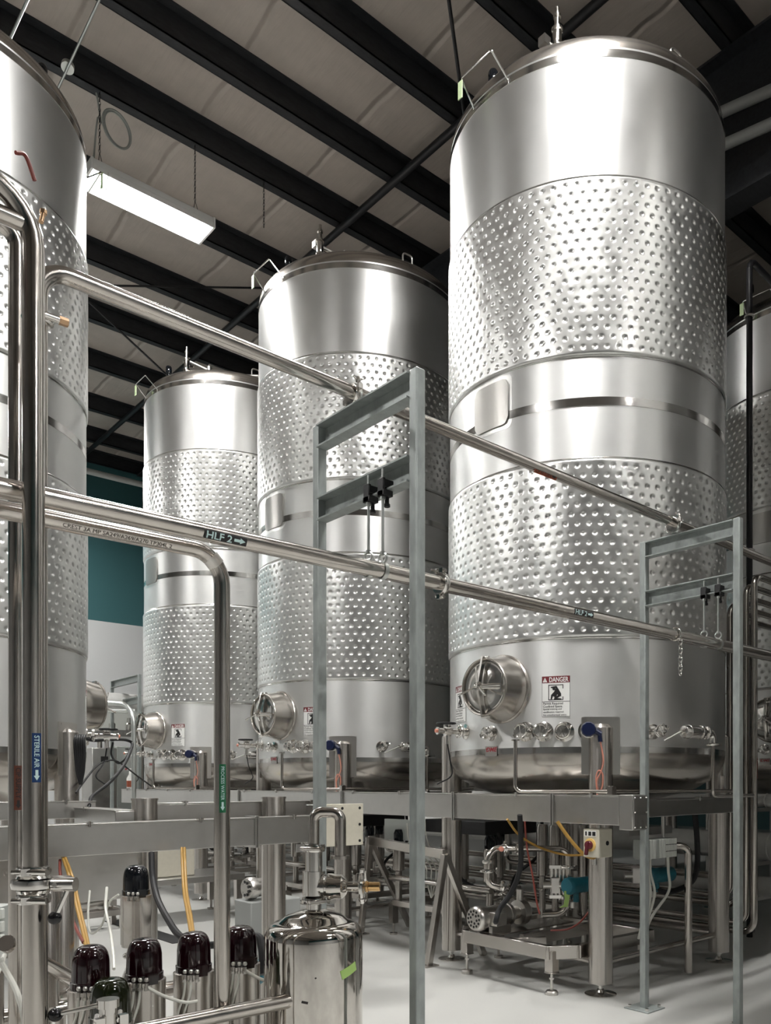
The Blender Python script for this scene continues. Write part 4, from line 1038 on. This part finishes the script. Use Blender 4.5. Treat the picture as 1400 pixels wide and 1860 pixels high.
# ------------------------------------------------------------------ pump cart below the nearest tank
t = empty('pump_cart', (4.1, 3.8, 0), 'low stainless pump cart on screw feet under the nearest tank', 'cart')
zt = .305; h = .085
fx, bx = 3.81, 4.75
pts = [(fx, 4.20), (fx+.10, 4.30), (bx, 4.30), (bx, 3.30), (fx+.25, 3.30), (fx+.0, 3.48), (fx, 3.60)]
pts = [(fx, 4.16), (fx+.12, 4.28), (bx, 4.28), (bx, 3.30), (fx+.16, 3.30), (fx, 3.40)]
for i in range(len(pts)):
    a, b = pts[i], pts[(i+1) % len(pts)]; d = (V((*b, 0))-V((*a, 0))).normalized()
    m = MB(); m.bar(V((*a, zt-h/2))-d*.02, V((*b, zt-h/2))+d*.02, .045, h); m.build('rail', M['leg'], t, bev=.004)
m = MB(); m.bar((fx+.16, 3.78, zt-h/2), (bx, 3.78, zt-h/2), .045, h); m.bar((fx, 3.74, zt-h/2), (fx+.22, 3.62, zt-h/2), .04, h); m.build('rail', M['leg'], t, bev=.004)
for x, y in ((fx+.02, 3.39), (fx+.02, 4.17), (bx-.03, 3.33), (bx-.03, 4.25)):
    m = MB(); m.box((x-.032, y-.032, .14), (x+.032, y+.032, zt-.03)); m.box((x-.034, y-.034, .134), (x+.034, y+.034, .142)); lg = m.build('leg', M['leg'], t, bev=.003)
    m = MB(); m.cyl((x, y, .02), (x, y, .14), .009, n=10); m.hexnut((x, y, .10), (0, 0, 1), .016, .012); m.lathe([(.040, 0), (.040, .018), (.034, .026), (.012, .03)], (x, y, 0), n=24); m.build('screw_foot', M['cast'], lg)
m = MB(); m.box((fx+.03, 3.86, zt-.004), (bx-.15, 4.12, zt+.004)); m.build('deck_plate', M['leg'], t)
# motor and pump
my, mz = 3.985, zt+.105
t = empty('electric_pump', (3.9, my, zt), 'silver electric pump motor with a round fan grille on the low cart', 'pump')
m = MB(); m.lathe([(.0, .02), (.070, .02), (.080, .03), (.085, .05), (.085, .085), (.078, .09)], (3.70, my, mz), (1, 0, 0), n=40); fan = m.build('fan_cover', M['cast'], t)
m = MB(); ex = V((1, 0, 0))
for i in range(3):
    for k in range([1, 6, 12][i]):
        if i == 0: continue
        a = 2*pi*k/[1, 6, 12][i]+.26*i; r = [0, .030, .053][i]; c = V((3.7185, my+r*cos(a), mz+r*sin(a))); m.cyl(c, c+ex*.002, .0095, n=6)
m.build('grille_holes', M['lblack'], fan, smooth=False)
m = MB(); m.cyl((3.78, my, mz), (4.02, my, mz), .073, n=40); m.cyl((4.02, my, mz), (4.045, my, mz), .078, n=40)
for s in (-1, 1): m.box((3.82, my+s*.045, zt+.004), (4.0, my+s*.075, zt+.05))
m.build('motor_body', M['cast'], t)
m = MB(); m.box((3.80, my-.135, mz-.045), (3.90, my-.066, mz+.045)); m.build('terminal_box', M['cast'], t, bev=.004)
m = MB(); m.lathe([(.06, .0), (.05, .05), (.045, .09), (.085, .10), (.09, .15), (.08, .165), (.03, .17), (.03, .22)], (4.04, my, mz), (1, 0, 0), n=32); m.cyl((4.165, my, mz+.05), (4.165, my, mz+.16), .025); m.build('pump_head', M['cast'], t)
# black hose to motor
cable('black_hose', [A(944, 1480, 4.95), A(946, 1530, 5.0), A(944, 1580, 5.05), A(928, 1622, 5.1), A(908, 1650, 5.1), A(900, 1675, 5.1), V((3.85, my-.10, mz+.045))], .0165, 'rubber', 'thick black hose dropping from the wireway to the pump motor', 'hose')
# looped pipe with valves over the pump
def loop(pts_, r, lab, clamps=()):
    pts = [A(*p) for p in pts_]; t = pipe(pts, r, .09, lab, name='loop_pipe', n=16); 
    for px, py, d, ax in clamps: triclamp(t, A(px, py, d), ax, r, ang=40*len(t.children))
    return t
rtv = (CA, -SA, 0)
loop([(912, 1613, 5.35), (886, 1606, 5.35), (886, 1540, 5.35), (1020, 1542, 5.5), (1032, 1550, 5.5), (1032, 1660, 5.5), (985, 1662, 5.5)], .022, 'steel pipe loop with clamped joints above the pump motor',
     ((886, 1565, 5.35, (0, 0, 1)), (886, 1582, 5.35, (0, 0, 1)), (918, 1541, 5.4, rtv), (940, 1542, 5.42, rtv), (912, 1610, 5.35, rtv), (1032, 1575, 5.5, (0, 0, 1)), (1032, 1630, 5.5, (0, 0, 1))))
q = A(910, 1541, 5.38); m = MB(); m.lathe([(.014, 0), (.017, .01), (.017, .035), (.01, .04)], q-V((SA, CA, 0))*.02, -V((SA, CA, 0)), n=16); tag(m.build('red_valve_cap', M['pink']), 'small salmon red valve cap on the pipe loop', 'valve cap')
q = A(1016, 1600, 5.5); t = empty('flow_meter', q, 'ribbed upright steel filter body beside the teal actuator', 'filter')
for k in range(4): m = MB(); o = V(rtv)*(-.05+.026*k); m.cyl(q+o-V((0, 0, .10)), q+o+V((0, 0, .09)), .0125, n=14); m.build('tube', M['fit'], t)
m = MB(); m.bar(q-V(rtv)*.07+V((0, 0, .095)), q+V(rtv)*.05+V((0, 0, .095)), .04, .022); m.bar(q-V(rtv)*.07-V((0, 0, .105)), q+V(rtv)*.05-V((0, 0, .105)), .04, .022); m.build('header', M['fit'], t)
def teal_big(px, py, d, lab, tapelab=True):
    q = A(px, py, d); t = empty('teal_actuator', q, lab, 'actuator')
    r = V((CA, -SA, 0)); f = V((SA, CA, 0)); ax = (r*.75+f*.66).normalized()
    m = MB(); m.lathe([(.0, -.005), (.050, -.004), (.058, .006), (.060, .03), (.058, .055)], q-ax*.09, ax, n=12); m.cyl(q-ax*.04, q+ax*.16, .052, n=20); m.cyl(q-V((0, 0, .11)), q-V((0, 0, .03)), .02); m.build('housing', M['teal'], t)
    m = MB(); m.bar(q-r*.03-f*.055+ax*.03, q-r*.03-f*.055+ax*.13, .004, .045); m.build('name_band', M['plate'], t)
    m = MB(); m.cyl(q-r*.02-V((0, 0, .11)), q-r*.02-V((0, 0, .15)), .019, n=12); m.build('drain_plug', M['cast'], t); m = MB(); m.cyl(q-r*.05, q-r*.22, .022); m.bar(q-r*.14-V((0, 0, .05)), q-r*.14+V((0, 0, .05)), .05, .05, r); m.build('valve_body', M['cast'], t)
    m = MB(); w = q-r*.045-ax*.03-f*.04; m.prism([(-.018, -.03), (.016, -.03), (.02, -.06), (.006, -.135), (-.05, -.14), (-.022, -.12), (-.014, -.08)], w, r, V((0, 0, 1)), .002); m.build('green_tape', M['green'], t)
    return t
teal_big(1046, 1608, 5.45, 'teal valve actuator with a green tape tail left of the thick front leg')
teal_big(1192, 1590, 5.6, 'second teal valve actuator, half hidden behind the right pipe support')
# disconnect switch
q = A(1072, 1528, 4.9); r, f = V((CA, -SA, 0)), V((SA, CA, 0))
cxx, cyy = 3.90, 3.115
t = empty('disconnect_switch', (cxx, cyy, .9), 'beige switch box with a maroon knob on a yellow ring below the wireway', 'switch')
z0, z1 = at(1075, 1556, d=4.95).z, at(1075, 1505, d=4.95).z
MB().box((cxx-.045, cyy-.075, z0), (cxx+.085, cyy+.045, z1)).build('box', M['beige'], t, bev=.006)
m = MB(); m.lathe([(.040, .0), (.040, .008), (.030, .010)], (cxx-.045, cyy-.012, (z0+z1)/2-.01), (-1, 0, 0), n=28); m.build('yellow_ring', M['yellowp'], t)
m = MB(); m.lathe([(.027, .008), (.025, .03), (.0, .032)], (cxx-.045, cyy-.012, (z0+z1)/2-.01), (-1, 0, 0), n=24); m.bar((cxx-.073, cyy-.012, (z0+z1)/2+.01), (cxx-.073, cyy+.0, (z0+z1)/2-.07), .018, .020, (1, 0, 0)); m.build('knob', M['knob'], t, bev=.003)
m = MB(); m.box((cxx-.047, cyy-.055, z1-.045), (cxx-.0455, cyy+.035, z1-.010)); lb = m.build('warning_label', M['lwhite'], t)
m = MB()
for a, b in ((.036, .020), (.012, -.014), (-.018, -.046)): m.box((cxx-.0478, cyy+b-.005, z1-.040), (cxx-.047, cyy+a-.009, z1-.015))
m.build('print', M['lblack'], lb)
m = MB(); m.cyl((cxx+.02, cyy-.02, z1), (cxx+.02, cyy-.02, 1.075), .014); m.build('cable_gland', M['cast'], t); m = MB(); m.cyl((cxx+.02, cyy+.01, z0-.05), (cxx+.02, cyy+.01, z0), .014); m.build('cable_gland', M['cast'], t); m = MB(); m.cyl((cxx+.035, cyy-.078, (z0+z1)/2), (cxx+.035, cyy-.072, (z0+z1)/2), .014, n=12); m.build('plug', M['rubber'], t)
# valve island
q = A(1150, 1538, 5.25)
t = empty('valve_island', (4.45, 3.05, .85), 'grey valve island with pale modules beside the thick front leg', 'valve island')
zc_ = q.z
MB().box((4.26, 3.02, zc_-.07), (4.60, 3.09, zc_+.055)).build('rail_body', M['greybox'], t, bev=.004)
for k in range(10):
    x = 4.27+.033*k
    m = MB(); m.box((x, 2.985, zc_-.068), (x+.029, 3.02, zc_+.052)); s = m.build('module', M['greybox'] if k in (0, 3) else M['palebox'], t, bev=.003)
    if k > 5:
        m = MB()
        for zz in (-.03, .012): m.box((x, 2.983, zc_+zz), (x+.029, 2.985, zc_+zz+.004))
        m.build('slots', M['lblack'], s)
m = MB(); m.bar((4.25, 3.10, zc_+.10), (4.70, 3.10, zc_+.10), .02, .05); m.cyl((4.35, 3.06, zc_+.05), (4.35, 3.06, 1.11), .012); m.cyl((4.55, 3.06, zc_+.05), (4.55, 3.06, 1.11), .012); m.build('bracket', M['way'], t)
for i, x in enumerate((4.30, 4.335, 4.36, 4.56)):
    cable('grey_tube', [V((x, 3.03, zc_-.06)), V((x+.005, 3.03, zc_-.16)), V((x+.04+.02*i*(i < 3), 3.05, zc_-.30)), V((x+(.06 if i < 3 else -.10), 3.08, zc_-.45)), V((x+(.09 if i < 3 else -.12), 3.14, .31))], .009, 'clear',
          ['leftmost grey tube under the valve island', 'second grey tube under the valve island', 'third grey tube under the valve island', 'grey tube curving from the right end of the valve island'][i], 'tube')
# A-frame rack between the middle and nearest tanks
ft1, ft2 = A(655, 1697, 7.12), A(778, 1755, 5.88); ft1.z = ft2.z = 0
tp1, tp2 = A(672, 1527, 7.1), A(808, 1552, 5.9)
t = empty('pipe_rack', ft2, 'slanted steel rack frame standing under the middle tank', 'rack')
for f_, p_ in ((ft1, tp1), (ft2, tp2)):
    m = MB(); m.bar(f_+V((0, 0, .008)), p_, .045, .045, (1, 0, 0)); lg = m.build('leg', M['leg'], t, bev=.003)
    m = MB(); m.box(f_-V((.06, .05, 0)), f_+V((.06, .05, .01))); m.build('foot_plate', M['leg'], lg)
    m = MB(); b_ = f_+V((.55, 0, 0)); m.bar(b_, p_, .045, .045, (1, 0, 0)); m.build('leg', M['leg'], t, bev=.003)
m = MB(); m.bar(tp1, tp2, .04, .07); m.build('top_rail', M['leg'], t, bev=.003)
# white insulated mains behind the tanks
def white_main(x, z, r, y0, lab):
    t = pipe([(x, 15.5, z), (x, y0, z)], r, 0, lab, m='white', name='white_main', n=28, group=None)
    for k in range(9):
        m = MB(); m.torus((x, y0+.35+1.3*k, z), (0, 1, 0), r, .006, n=30, m=6); m.build('joint_band', M['ltgrey'], t)
    return t
white_main(7.0, .745, .125, 3.2, 'thick white jacketed main running low behind the tank row')
white_main(6.85, .40, .09, 3.3, 'thinner white jacketed main below the thick white one')
white_main(7.0, 1.16, .06, 3.25, 'slim white jacketed main above the thick white one')
t = empty('pipe_trestle', (7, 6, 0), 'dark steel trestles carrying the white mains', 'trestle')
for y in (3.6, 6.6, 9.4):
    for x in (6.72, 7.16): m = MB(); m.box((x-.02, y-.02, 0), (x+.02, y+.02, 1.10)); m.build('post', M['way'], t)
    for z in (.29, .60, 1.08): m = MB(); m.bar((6.70, y, z), (7.18, y, z), .04, .035); m.build('crossbar', M['way'], t)
# racks that carry the low pipes, actuators and clutter below each tank of the row
def under(y, lab, side=0):
    """process valves hanging in a cluster below a tank"""
    t = empty('valve_cluster', (5.0, y, 0), lab, 'valve cluster')
    rnd = random.Random(int(y*10))
    m = MB(); m.bar((4.35, y-.55, .28), (4.35, y+.75, .28), .05, .05); m.bar((5.15, y-.55, .28), (5.15, y+.75, .28), .05, .05); m.bar((4.35, y-.55, .28), (5.15, y-.55, .28), .05, .05); m.bar((4.35, y+.75, .28), (5.15, y+.75, .28), .05, .05); fr = m.build('base_frame', M['leg'], t, bev=.003)
    for x, yy in ((4.35, y-.55), (5.15, y-.55), (4.35, y+.75), (5.15, y+.75)):
        m = MB(); m.box((x-.03, yy-.03, .10), (x+.03, yy+.03, .27)); m.cyl((x, yy, .01), (x, yy, .1), .009, n=8); m.lathe([(.035, 0), (.035, .016), (.01, .02)], (x, yy, 0), n=16); m.build('leg', M['leg'], t)
    for i in range(7):
        x = 4.42+.24*(i % 3)+rnd.uniform(-.04, .04); yy = y-.42+.19*i
        m = MB(); m.lathe([(.030, .30), (.030, .55), (.052, .56), (.052, .80), (.045, .81), (.03, .815), (.03, .86)], (x, yy, 0), n=20); a = m.build('actuator', M['leg'], t)
        m = MB(); m.lathe([(.044, .81), (.044, .88), (.03, .915), (0, .92)], (x, yy, 0), n=20); m.build('cap', M['domeb'], a)
        m = MB(); m.torus((x, yy, .48), (0, 0, 1), .038, .011, n=20); m.cyl((x, yy, .42), (x+.24, yy, .42), .024, n=12); m.torus((x+.12, yy, .42), (1, 0, 0), .032, .010, n=20); m.build('clamped_joint', M['fit'], a)
    m = MB(); m.tube([(4.32, y-.5, .50), (4.32, y+.75, .50)], .024, 0); m.tube([(4.65, y-.55, .40), (4.65, y+.8, .40)], .026, 0); m.tube([(5.2, y-.6, .62), (5.2, y+.2, .62), (5.2, y+.2, .95)], .024, .07); m.build('header_pipe', M['pipe'], t)
    m = MB()
    for i in range(5): x = 4.30+.05*i; m.curve([(x, y+.5, .98), (x+.02, y+.48, .8), (x+.12, y+.40, .62), (x+.10, y+.36, .5), (4.4, y+.3, .36)], .006)
    m.build('tube_bundle', M['clear'], t)
    m = MB(); m.curve([(4.6, y+.3, 1.0), (4.62, y+.25, .8), (4.5, y+.1, .62), (4.52, y, .5), (4.7, y-.1, .42)], .016); m.curve([(5.0, y-.4, 1.0), (5.05, y-.35, .75), (4.9, y-.2, .55), (4.95, y-.1, .4)], .014); m.build('hoses', M['rubber'], t)
    m = MB(); m.box((4.40, y+.55, .82), (4.44, y+.95, 1.0)); m.build('control_module', M['greybox'], t, bev=.004)
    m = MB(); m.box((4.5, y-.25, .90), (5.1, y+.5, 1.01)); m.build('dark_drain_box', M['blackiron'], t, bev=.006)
    return t
under(TY+.05+1.0, 'cluster of steel actuators and hoses below the rear half of the nearest tank')
under(TY+TD, 'cluster of steel actuators and hoses below the middle tank')
under(TY+2*TD, 'cluster of steel actuators and hoses below the farthest tank')
# extra actuators behind the front leg
for i, (px, py, d) in enumerate(((985, 1560, 6.3), (1008, 1555, 6.2), (1026, 1560, 6.4), (1060, 1560, 6.2), (1078, 1570, 6.1))):
    q = A(px, py, d); t = empty('valve_actuator', (q.x, q.y, 0), 'slim shaded steel actuator under the nearest tank, %s of five' % ['leftmost', 'second from left', 'middle', 'second from right', 'rightmost'][i], 'actuator', 'slim actuators in the shade')
    m = MB(); m.lathe([(.026, .35), (.026, .6), (.046, .61), (.046, .98), (.04, 1.0)], (q.x, q.y, 0), n=20); m.build('cylinder', M['leg'], t)
    m = MB(); m.torus((q.x, q.y, .5), (0, 0, 1), .036, .011, n=20); m.build('clamp', M['fit'], t); m = MB(); m.cyl((q.x, q.y, .0), (q.x, q.y, .36), .02); m.build('valve_body', M['fit'], t)
# yellow cables, red tubes below the wireway
cable('yellow_cable', [A(921, 1488, 5.0), A(938, 1512, 5.1), A(958, 1528, 5.2), A(990, 1543, 5.3), A(1030, 1553, 5.3), A(1075, 1552, 5.1)], .0075, 'yellow', 'thin yellow cable sagging behind the black pump hose')
cable('yellow_cable', [A(1012, 1492, 4.95), A(1030, 1518, 4.95), A(1048, 1540, 4.95), A(1062, 1553, 4.95), A(1078, 1558, 4.95), A(1086, 1552, 5.0)], .0115, 'yellow', 'thick yellow cable slanting down to the beige switch box')
cable('red_cable', [A(953, 1492, 5.15), A(957, 1540, 5.2), A(967, 1590, 5.2), A(975, 1640, 5.2), A(980, 1660, 5.2)], .006, 'red', 'thin dark red cable hanging beside the black pump hose')
cable('red_cable', [A(1084, 1635, 5.2), A(1070, 1655, 5.2), A(1052, 1676, 5.2), A(1030, 1688, 5.25), A(1000, 1690, 5.3)], .006, 'red', 'thin dark red cable trailing left from the thick front leg')
cable('black_hose', [A(1262, 1478, 5.6), A(1266, 1530, 5.65), A(1265, 1580, 5.7), A(1250, 1607, 5.7), A(1215, 1620, 5.6), A(1190, 1615, 5.6)], .020, 'rubber', 'black hose curving down behind the right pipe support', 'hose')
pipe([A(1203, 1536, 5.6), A(1240, 1537, 5.6), A(1250, 1545, 5.6), V((A(1250, 1640, 5.6).x, A(1250, 1640, 5.6).y, .02))], .026, .08, 'bent steel pipe ending low behind the right pipe support', name='loop_pipe')
# ------------------------------------------------------------------ far left: canning line beyond the tanks
t = empty('canning_machine', (4.2, 13.2, 0), 'far steel canning machine with a long deck beyond the left tanks', 'machine')
zd = A(200, 1322, 12).z
MB().box((2.3, 12.8, zd-.10), (6.4, 13.7, zd)).build('deck', M['way'], t, bev=.006)
for x in (2.5, 3.3, 3.45, 4.3, 5.2, 6.2):
    for y in (12.9, 13.6): m = MB(); m.cyl((x, y, 0), (x, y, zd-.1), .035); m.build('leg', M['leg'], t)
for k in range(14): m = MB(); x = 2.5+.25*k; m.lathe([(.05, zd), (.05, zd+.10), (.03, zd+.12), (.03, zd+.2)], (x, 12.95, 0), n=14); m.build('nozzle', M['fit'], t)
MB().box((2.6, 13.2, zd+.01), (6.2, 13.65, zd+.42)).build('hood', M['palebox'], t, bev=.01)
m = MB(); m.box((2.9, 13.0, .35), (5.9, 13.5, .45)); m.build('lower_deck', M['way'], t)
t = empty('steel_cabinet', (3.0, 10.4, 0), 'grey steel control cabinet standing low between the left tanks', 'cabinet')
a = A(170, 1360, 11.9)
b = A(236, 1360, 11.9)
q = V(((a.x+b.x)/2, (a.y+b.y)/2, 0)); r = V((1, 0, 0))
MB().box((q.x-.34, q.y-.2, .5), (q.x+.0, q.y+.2, a.z)).build('door', M['way'], t, bev=.01)
MB().box((q.x+.0, q.y-.2, .5), (q.x+.34, q.y+.2, a.z+.03)).build('body', M['greybox'], t, bev=.01)
for x in (-.3, .3): m = MB(); m.box((q.x+x-.03, q.y-.15, 0), (q.x+x+.03, q.y+.15, .5)); m.build('foot', M['way'], t)
m = MB(); m.box((q.x-.22, q.y-.206, a.z-.2), (q.x-.12, q.y-.2, a.z-.12)); m.build('display', M['lblack'], t)
a = A(172, 1268, 10.9); pipe([(a.x-1.5, 11.25, 2.40), (4.4, 11.25, 2.40)], .125, 0, 'thick white jacketed pipe crossing behind the left tank at manway height', m='white', name='white_main', n=28)
a = A(178, 1279, 9.5); b = A(225, 1283, 9.3); e = A(243, 1300, 9.2)
pipe([A(150, 1274, 9.7), A(228, 1279, 9.3), A(243, 1300, 9.2), V((A(243, 1560, 9.2).x, A(243, 1560, 9.2).y, .02))], .026, .22, 'grey pipe curving down from the left tank manway to the floor', m='zinc', name='conduit')
pipe([A(150, 1290, 9.9), A(247, 1291, 9.9)], .028, 0, 'thin grey pipe level below the curved grey pipe', m='zinc', name='conduit')
# spray bottle on the wireway
q = A(236, 1431, 9.95)
t = empty('spray_bottle', (3.90, q.y, 1.246), 'small spray bottle with a red and white trigger on the far wireway', 'bottle')
q = at(237, 1430, X=3.905)
t.location = (3.905, q.y, 1.246)
m = MB(); m.lathe([(.045, 1.247), (.047, 1.26), (.047, 1.38), (.02, 1.43), (.016, 1.445)], (3.905, q.y, 0), n=20); m.build('bottle', M['bottle'], t)
m = MB(); m.lathe([(.019, 1.44), (.019, 1.465), (.012, 1.47), (.012, 1.49)], (3.905, q.y, 0), n=14); m.box((3.86, q.y-.012, 1.485), (3.94, q.y+.012, 1.51)); m.build('trigger', M['lwhite'], t)
m = MB(); m.box((3.84, q.y-.010, 1.488), (3.86, q.y+.010, 1.507)); m.build('nozzle', M['logored'], t)
m = MB(); m.lathe([(.0475, 1.27), (.0475, 1.35)], (3.905, q.y, 0), n=20, cap0=False, cap1=False); m.build('paper_label', M['lrust'], t)
# black cables hanging beside the left tank
cable('black_cable', [A(150, 1340, 5.9), A(172, 1345, 6.2), A(205, 1343, 6.6), A(232, 1345, 7.0), A(240, 1355, 7.0), A(225, 1390, 6.5), A(200, 1420, 6.0), A(170, 1444, 5.6), A(163, 1458, 5.35), A(157, 1500, 5.2), A(160, 1530, 5.1)], .012, 'rubber', 'black cable sweeping from the left tank valve down to the short wireway')
cable('black_cable', [A(205, 1348, 6.8), A(202, 1370, 6.8), A(214, 1386, 6.8), A(228, 1378, 6.8), A(236, 1360, 6.9)], .008, 'rubber', 'loop of thin black cable in front of the grey cabinet')
cable('black_cable', [A(138, 1440, 5.4), A(152, 1420, 5.6), A(175, 1392, 6.0), A(195, 1382, 6.4), A(215, 1384, 6.8), A(250, 1410, 7.4), A(275, 1428, 7.9)], .007, 'rubber', 'thin black cable arching across the grey cabinet')
for i, dx in enumerate((0, 4, 8, 12, 16)):
    cable('black_cable', [A(138+dx, 1336, 5.35), A(136+dx, 1345, 5.3), A(137+dx, 1370, 5.3), A(140+dx*.7, 1400, 5.3), A(146, 1425, 5.3)], .010, 'rubber', ['first', 'second', 'third', 'fourth', 'fifth'][i] + ' from the left of the black cables bundled on the left tank edge')
# dark machinery on the floor between the tank rows
t = empty('conveyor_table', (4.2, 9.2, 0), 'low pale steel table on screw feet behind the yellow cables', 'table')
q = A(330, 1590, 8.2)
cx_, cy_ = A(320, 1595, 8.0).x, A(320, 1595, 8.0).y
zt_ = A(320, 1588, 8.0).z
MB().box((cx_-.55, cy_-.35, zt_-.06), (cx_+.55, cy_+.35, zt_)).build('top', M['way'], t, bev=.004)
for x in (-.5, .5):
    for y in (-.3, .3): m = MB(); m.box((cx_+x-.03, cy_+y-.03, .1), (cx_+x+.03, cy_+y+.03, zt_-.06)); m.cyl((cx_+x, cy_+y, .0), (cx_+x, cy_+y, .1), .012); m.lathe([(.04, 0), (.04, .015)], (cx_+x, cy_+y, 0), n=16); m.build('leg', M['leg'], t)
t.location = t.location
m = MB(); m.box((cx_-.3, cy_-.2, zt_+.002), (cx_+.1, cy_+.15, zt_+.30)); tag(m.build('control_box', M['beige'], bev=.01), 'beige box standing on the low steel table', 'box')
# pump seen low between the stub legs
q = A(468, 1612, 6.2)
t = empty('electric_pump', (q.x, q.y, 0), 'small grey motor on a white plinth seen left of the stub leg', 'pump')
MB().box((q.x-.12, q.y-.12, .0), (q.x+.30, q.y+.14, q.z-.09)).build('plinth', M['duct'], t, bev=.01)
m = MB(); m.lathe([(.0, -.10), (.075, -.10), (.085, -.08), (.085, -.04), (.07, -.035), (.07, .2)], q, (1, .15, 0), n=28); m.build('motor_body', M['cast'], t)
m = MB()
for k in range(9): a = 2*pi*k/9; c = q+V((-.102, 0, 0))+V((-.0, cos(a)*.05, sin(a)*.05)); m.cyl(c-V((.004, 0, 0)), c+V((.002, 0, 0)), .012, n=6)
m.build('grille_holes', M['lblack'], t)
# motor seen at left between pipes
q = A(160, 1640, 7.3)
t = empty('electric_pump', (q.x, q.y, 0), 'silver motor on a low steel frame seen left of the front left dome', 'pump')
m = MB(); m.lathe([(.0, -.16), (.06, -.16), (.065, -.15), (.065, .12), (.075, .13), (.075, .17), (0, .175)], q, (.9, .4, 0), n=30); m.build('motor_body', M['cast'], t)
m = MB(); m.bar((q.x-.3, q.y-.12, q.z-.10), (q.x+.3, q.y-.05, q.z-.10), .06, .05); m.bar((q.x-.3, q.y+.12, q.z-.10), (q.x+.3, q.y+.2, q.z-.10), .06, .05); m.bar((q.x+.3, q.y-.05, q.z-.10), (q.x+.3, q.y+.2, q.z-.10), .06, .05); m.build('frame', M['leg'], t)
for x, y in ((-.28, -.1), (.28, -.05), (-.28, .12), (.28, .18)): m = MB(); m.box((q.x+x-.02, q.y+y-.02, 0), (q.x+x+.02, q.y+y+.02, q.z-.12)); m.build('leg', M['leg'], t)
# floor drain strip
t = MB(); t.box((2.2, 3.55, .0005), (3.2, 3.62, .004)); 
dq = [A(200, 1664, 8.0), A(300, 1690, 6.5)]
m = MB(); d0 = at(205, 1672, Z=0.0); d1 = at(330, 1712, Z=0.0); m.bar(V((d0.x, d0.y, .002)), V((d1.x, d1.y, .002)), .16, .006); 
tag(m.build('floor_drain', M['rubber']), 'narrow grated drain strip in the floor behind the black hose', 'drain')
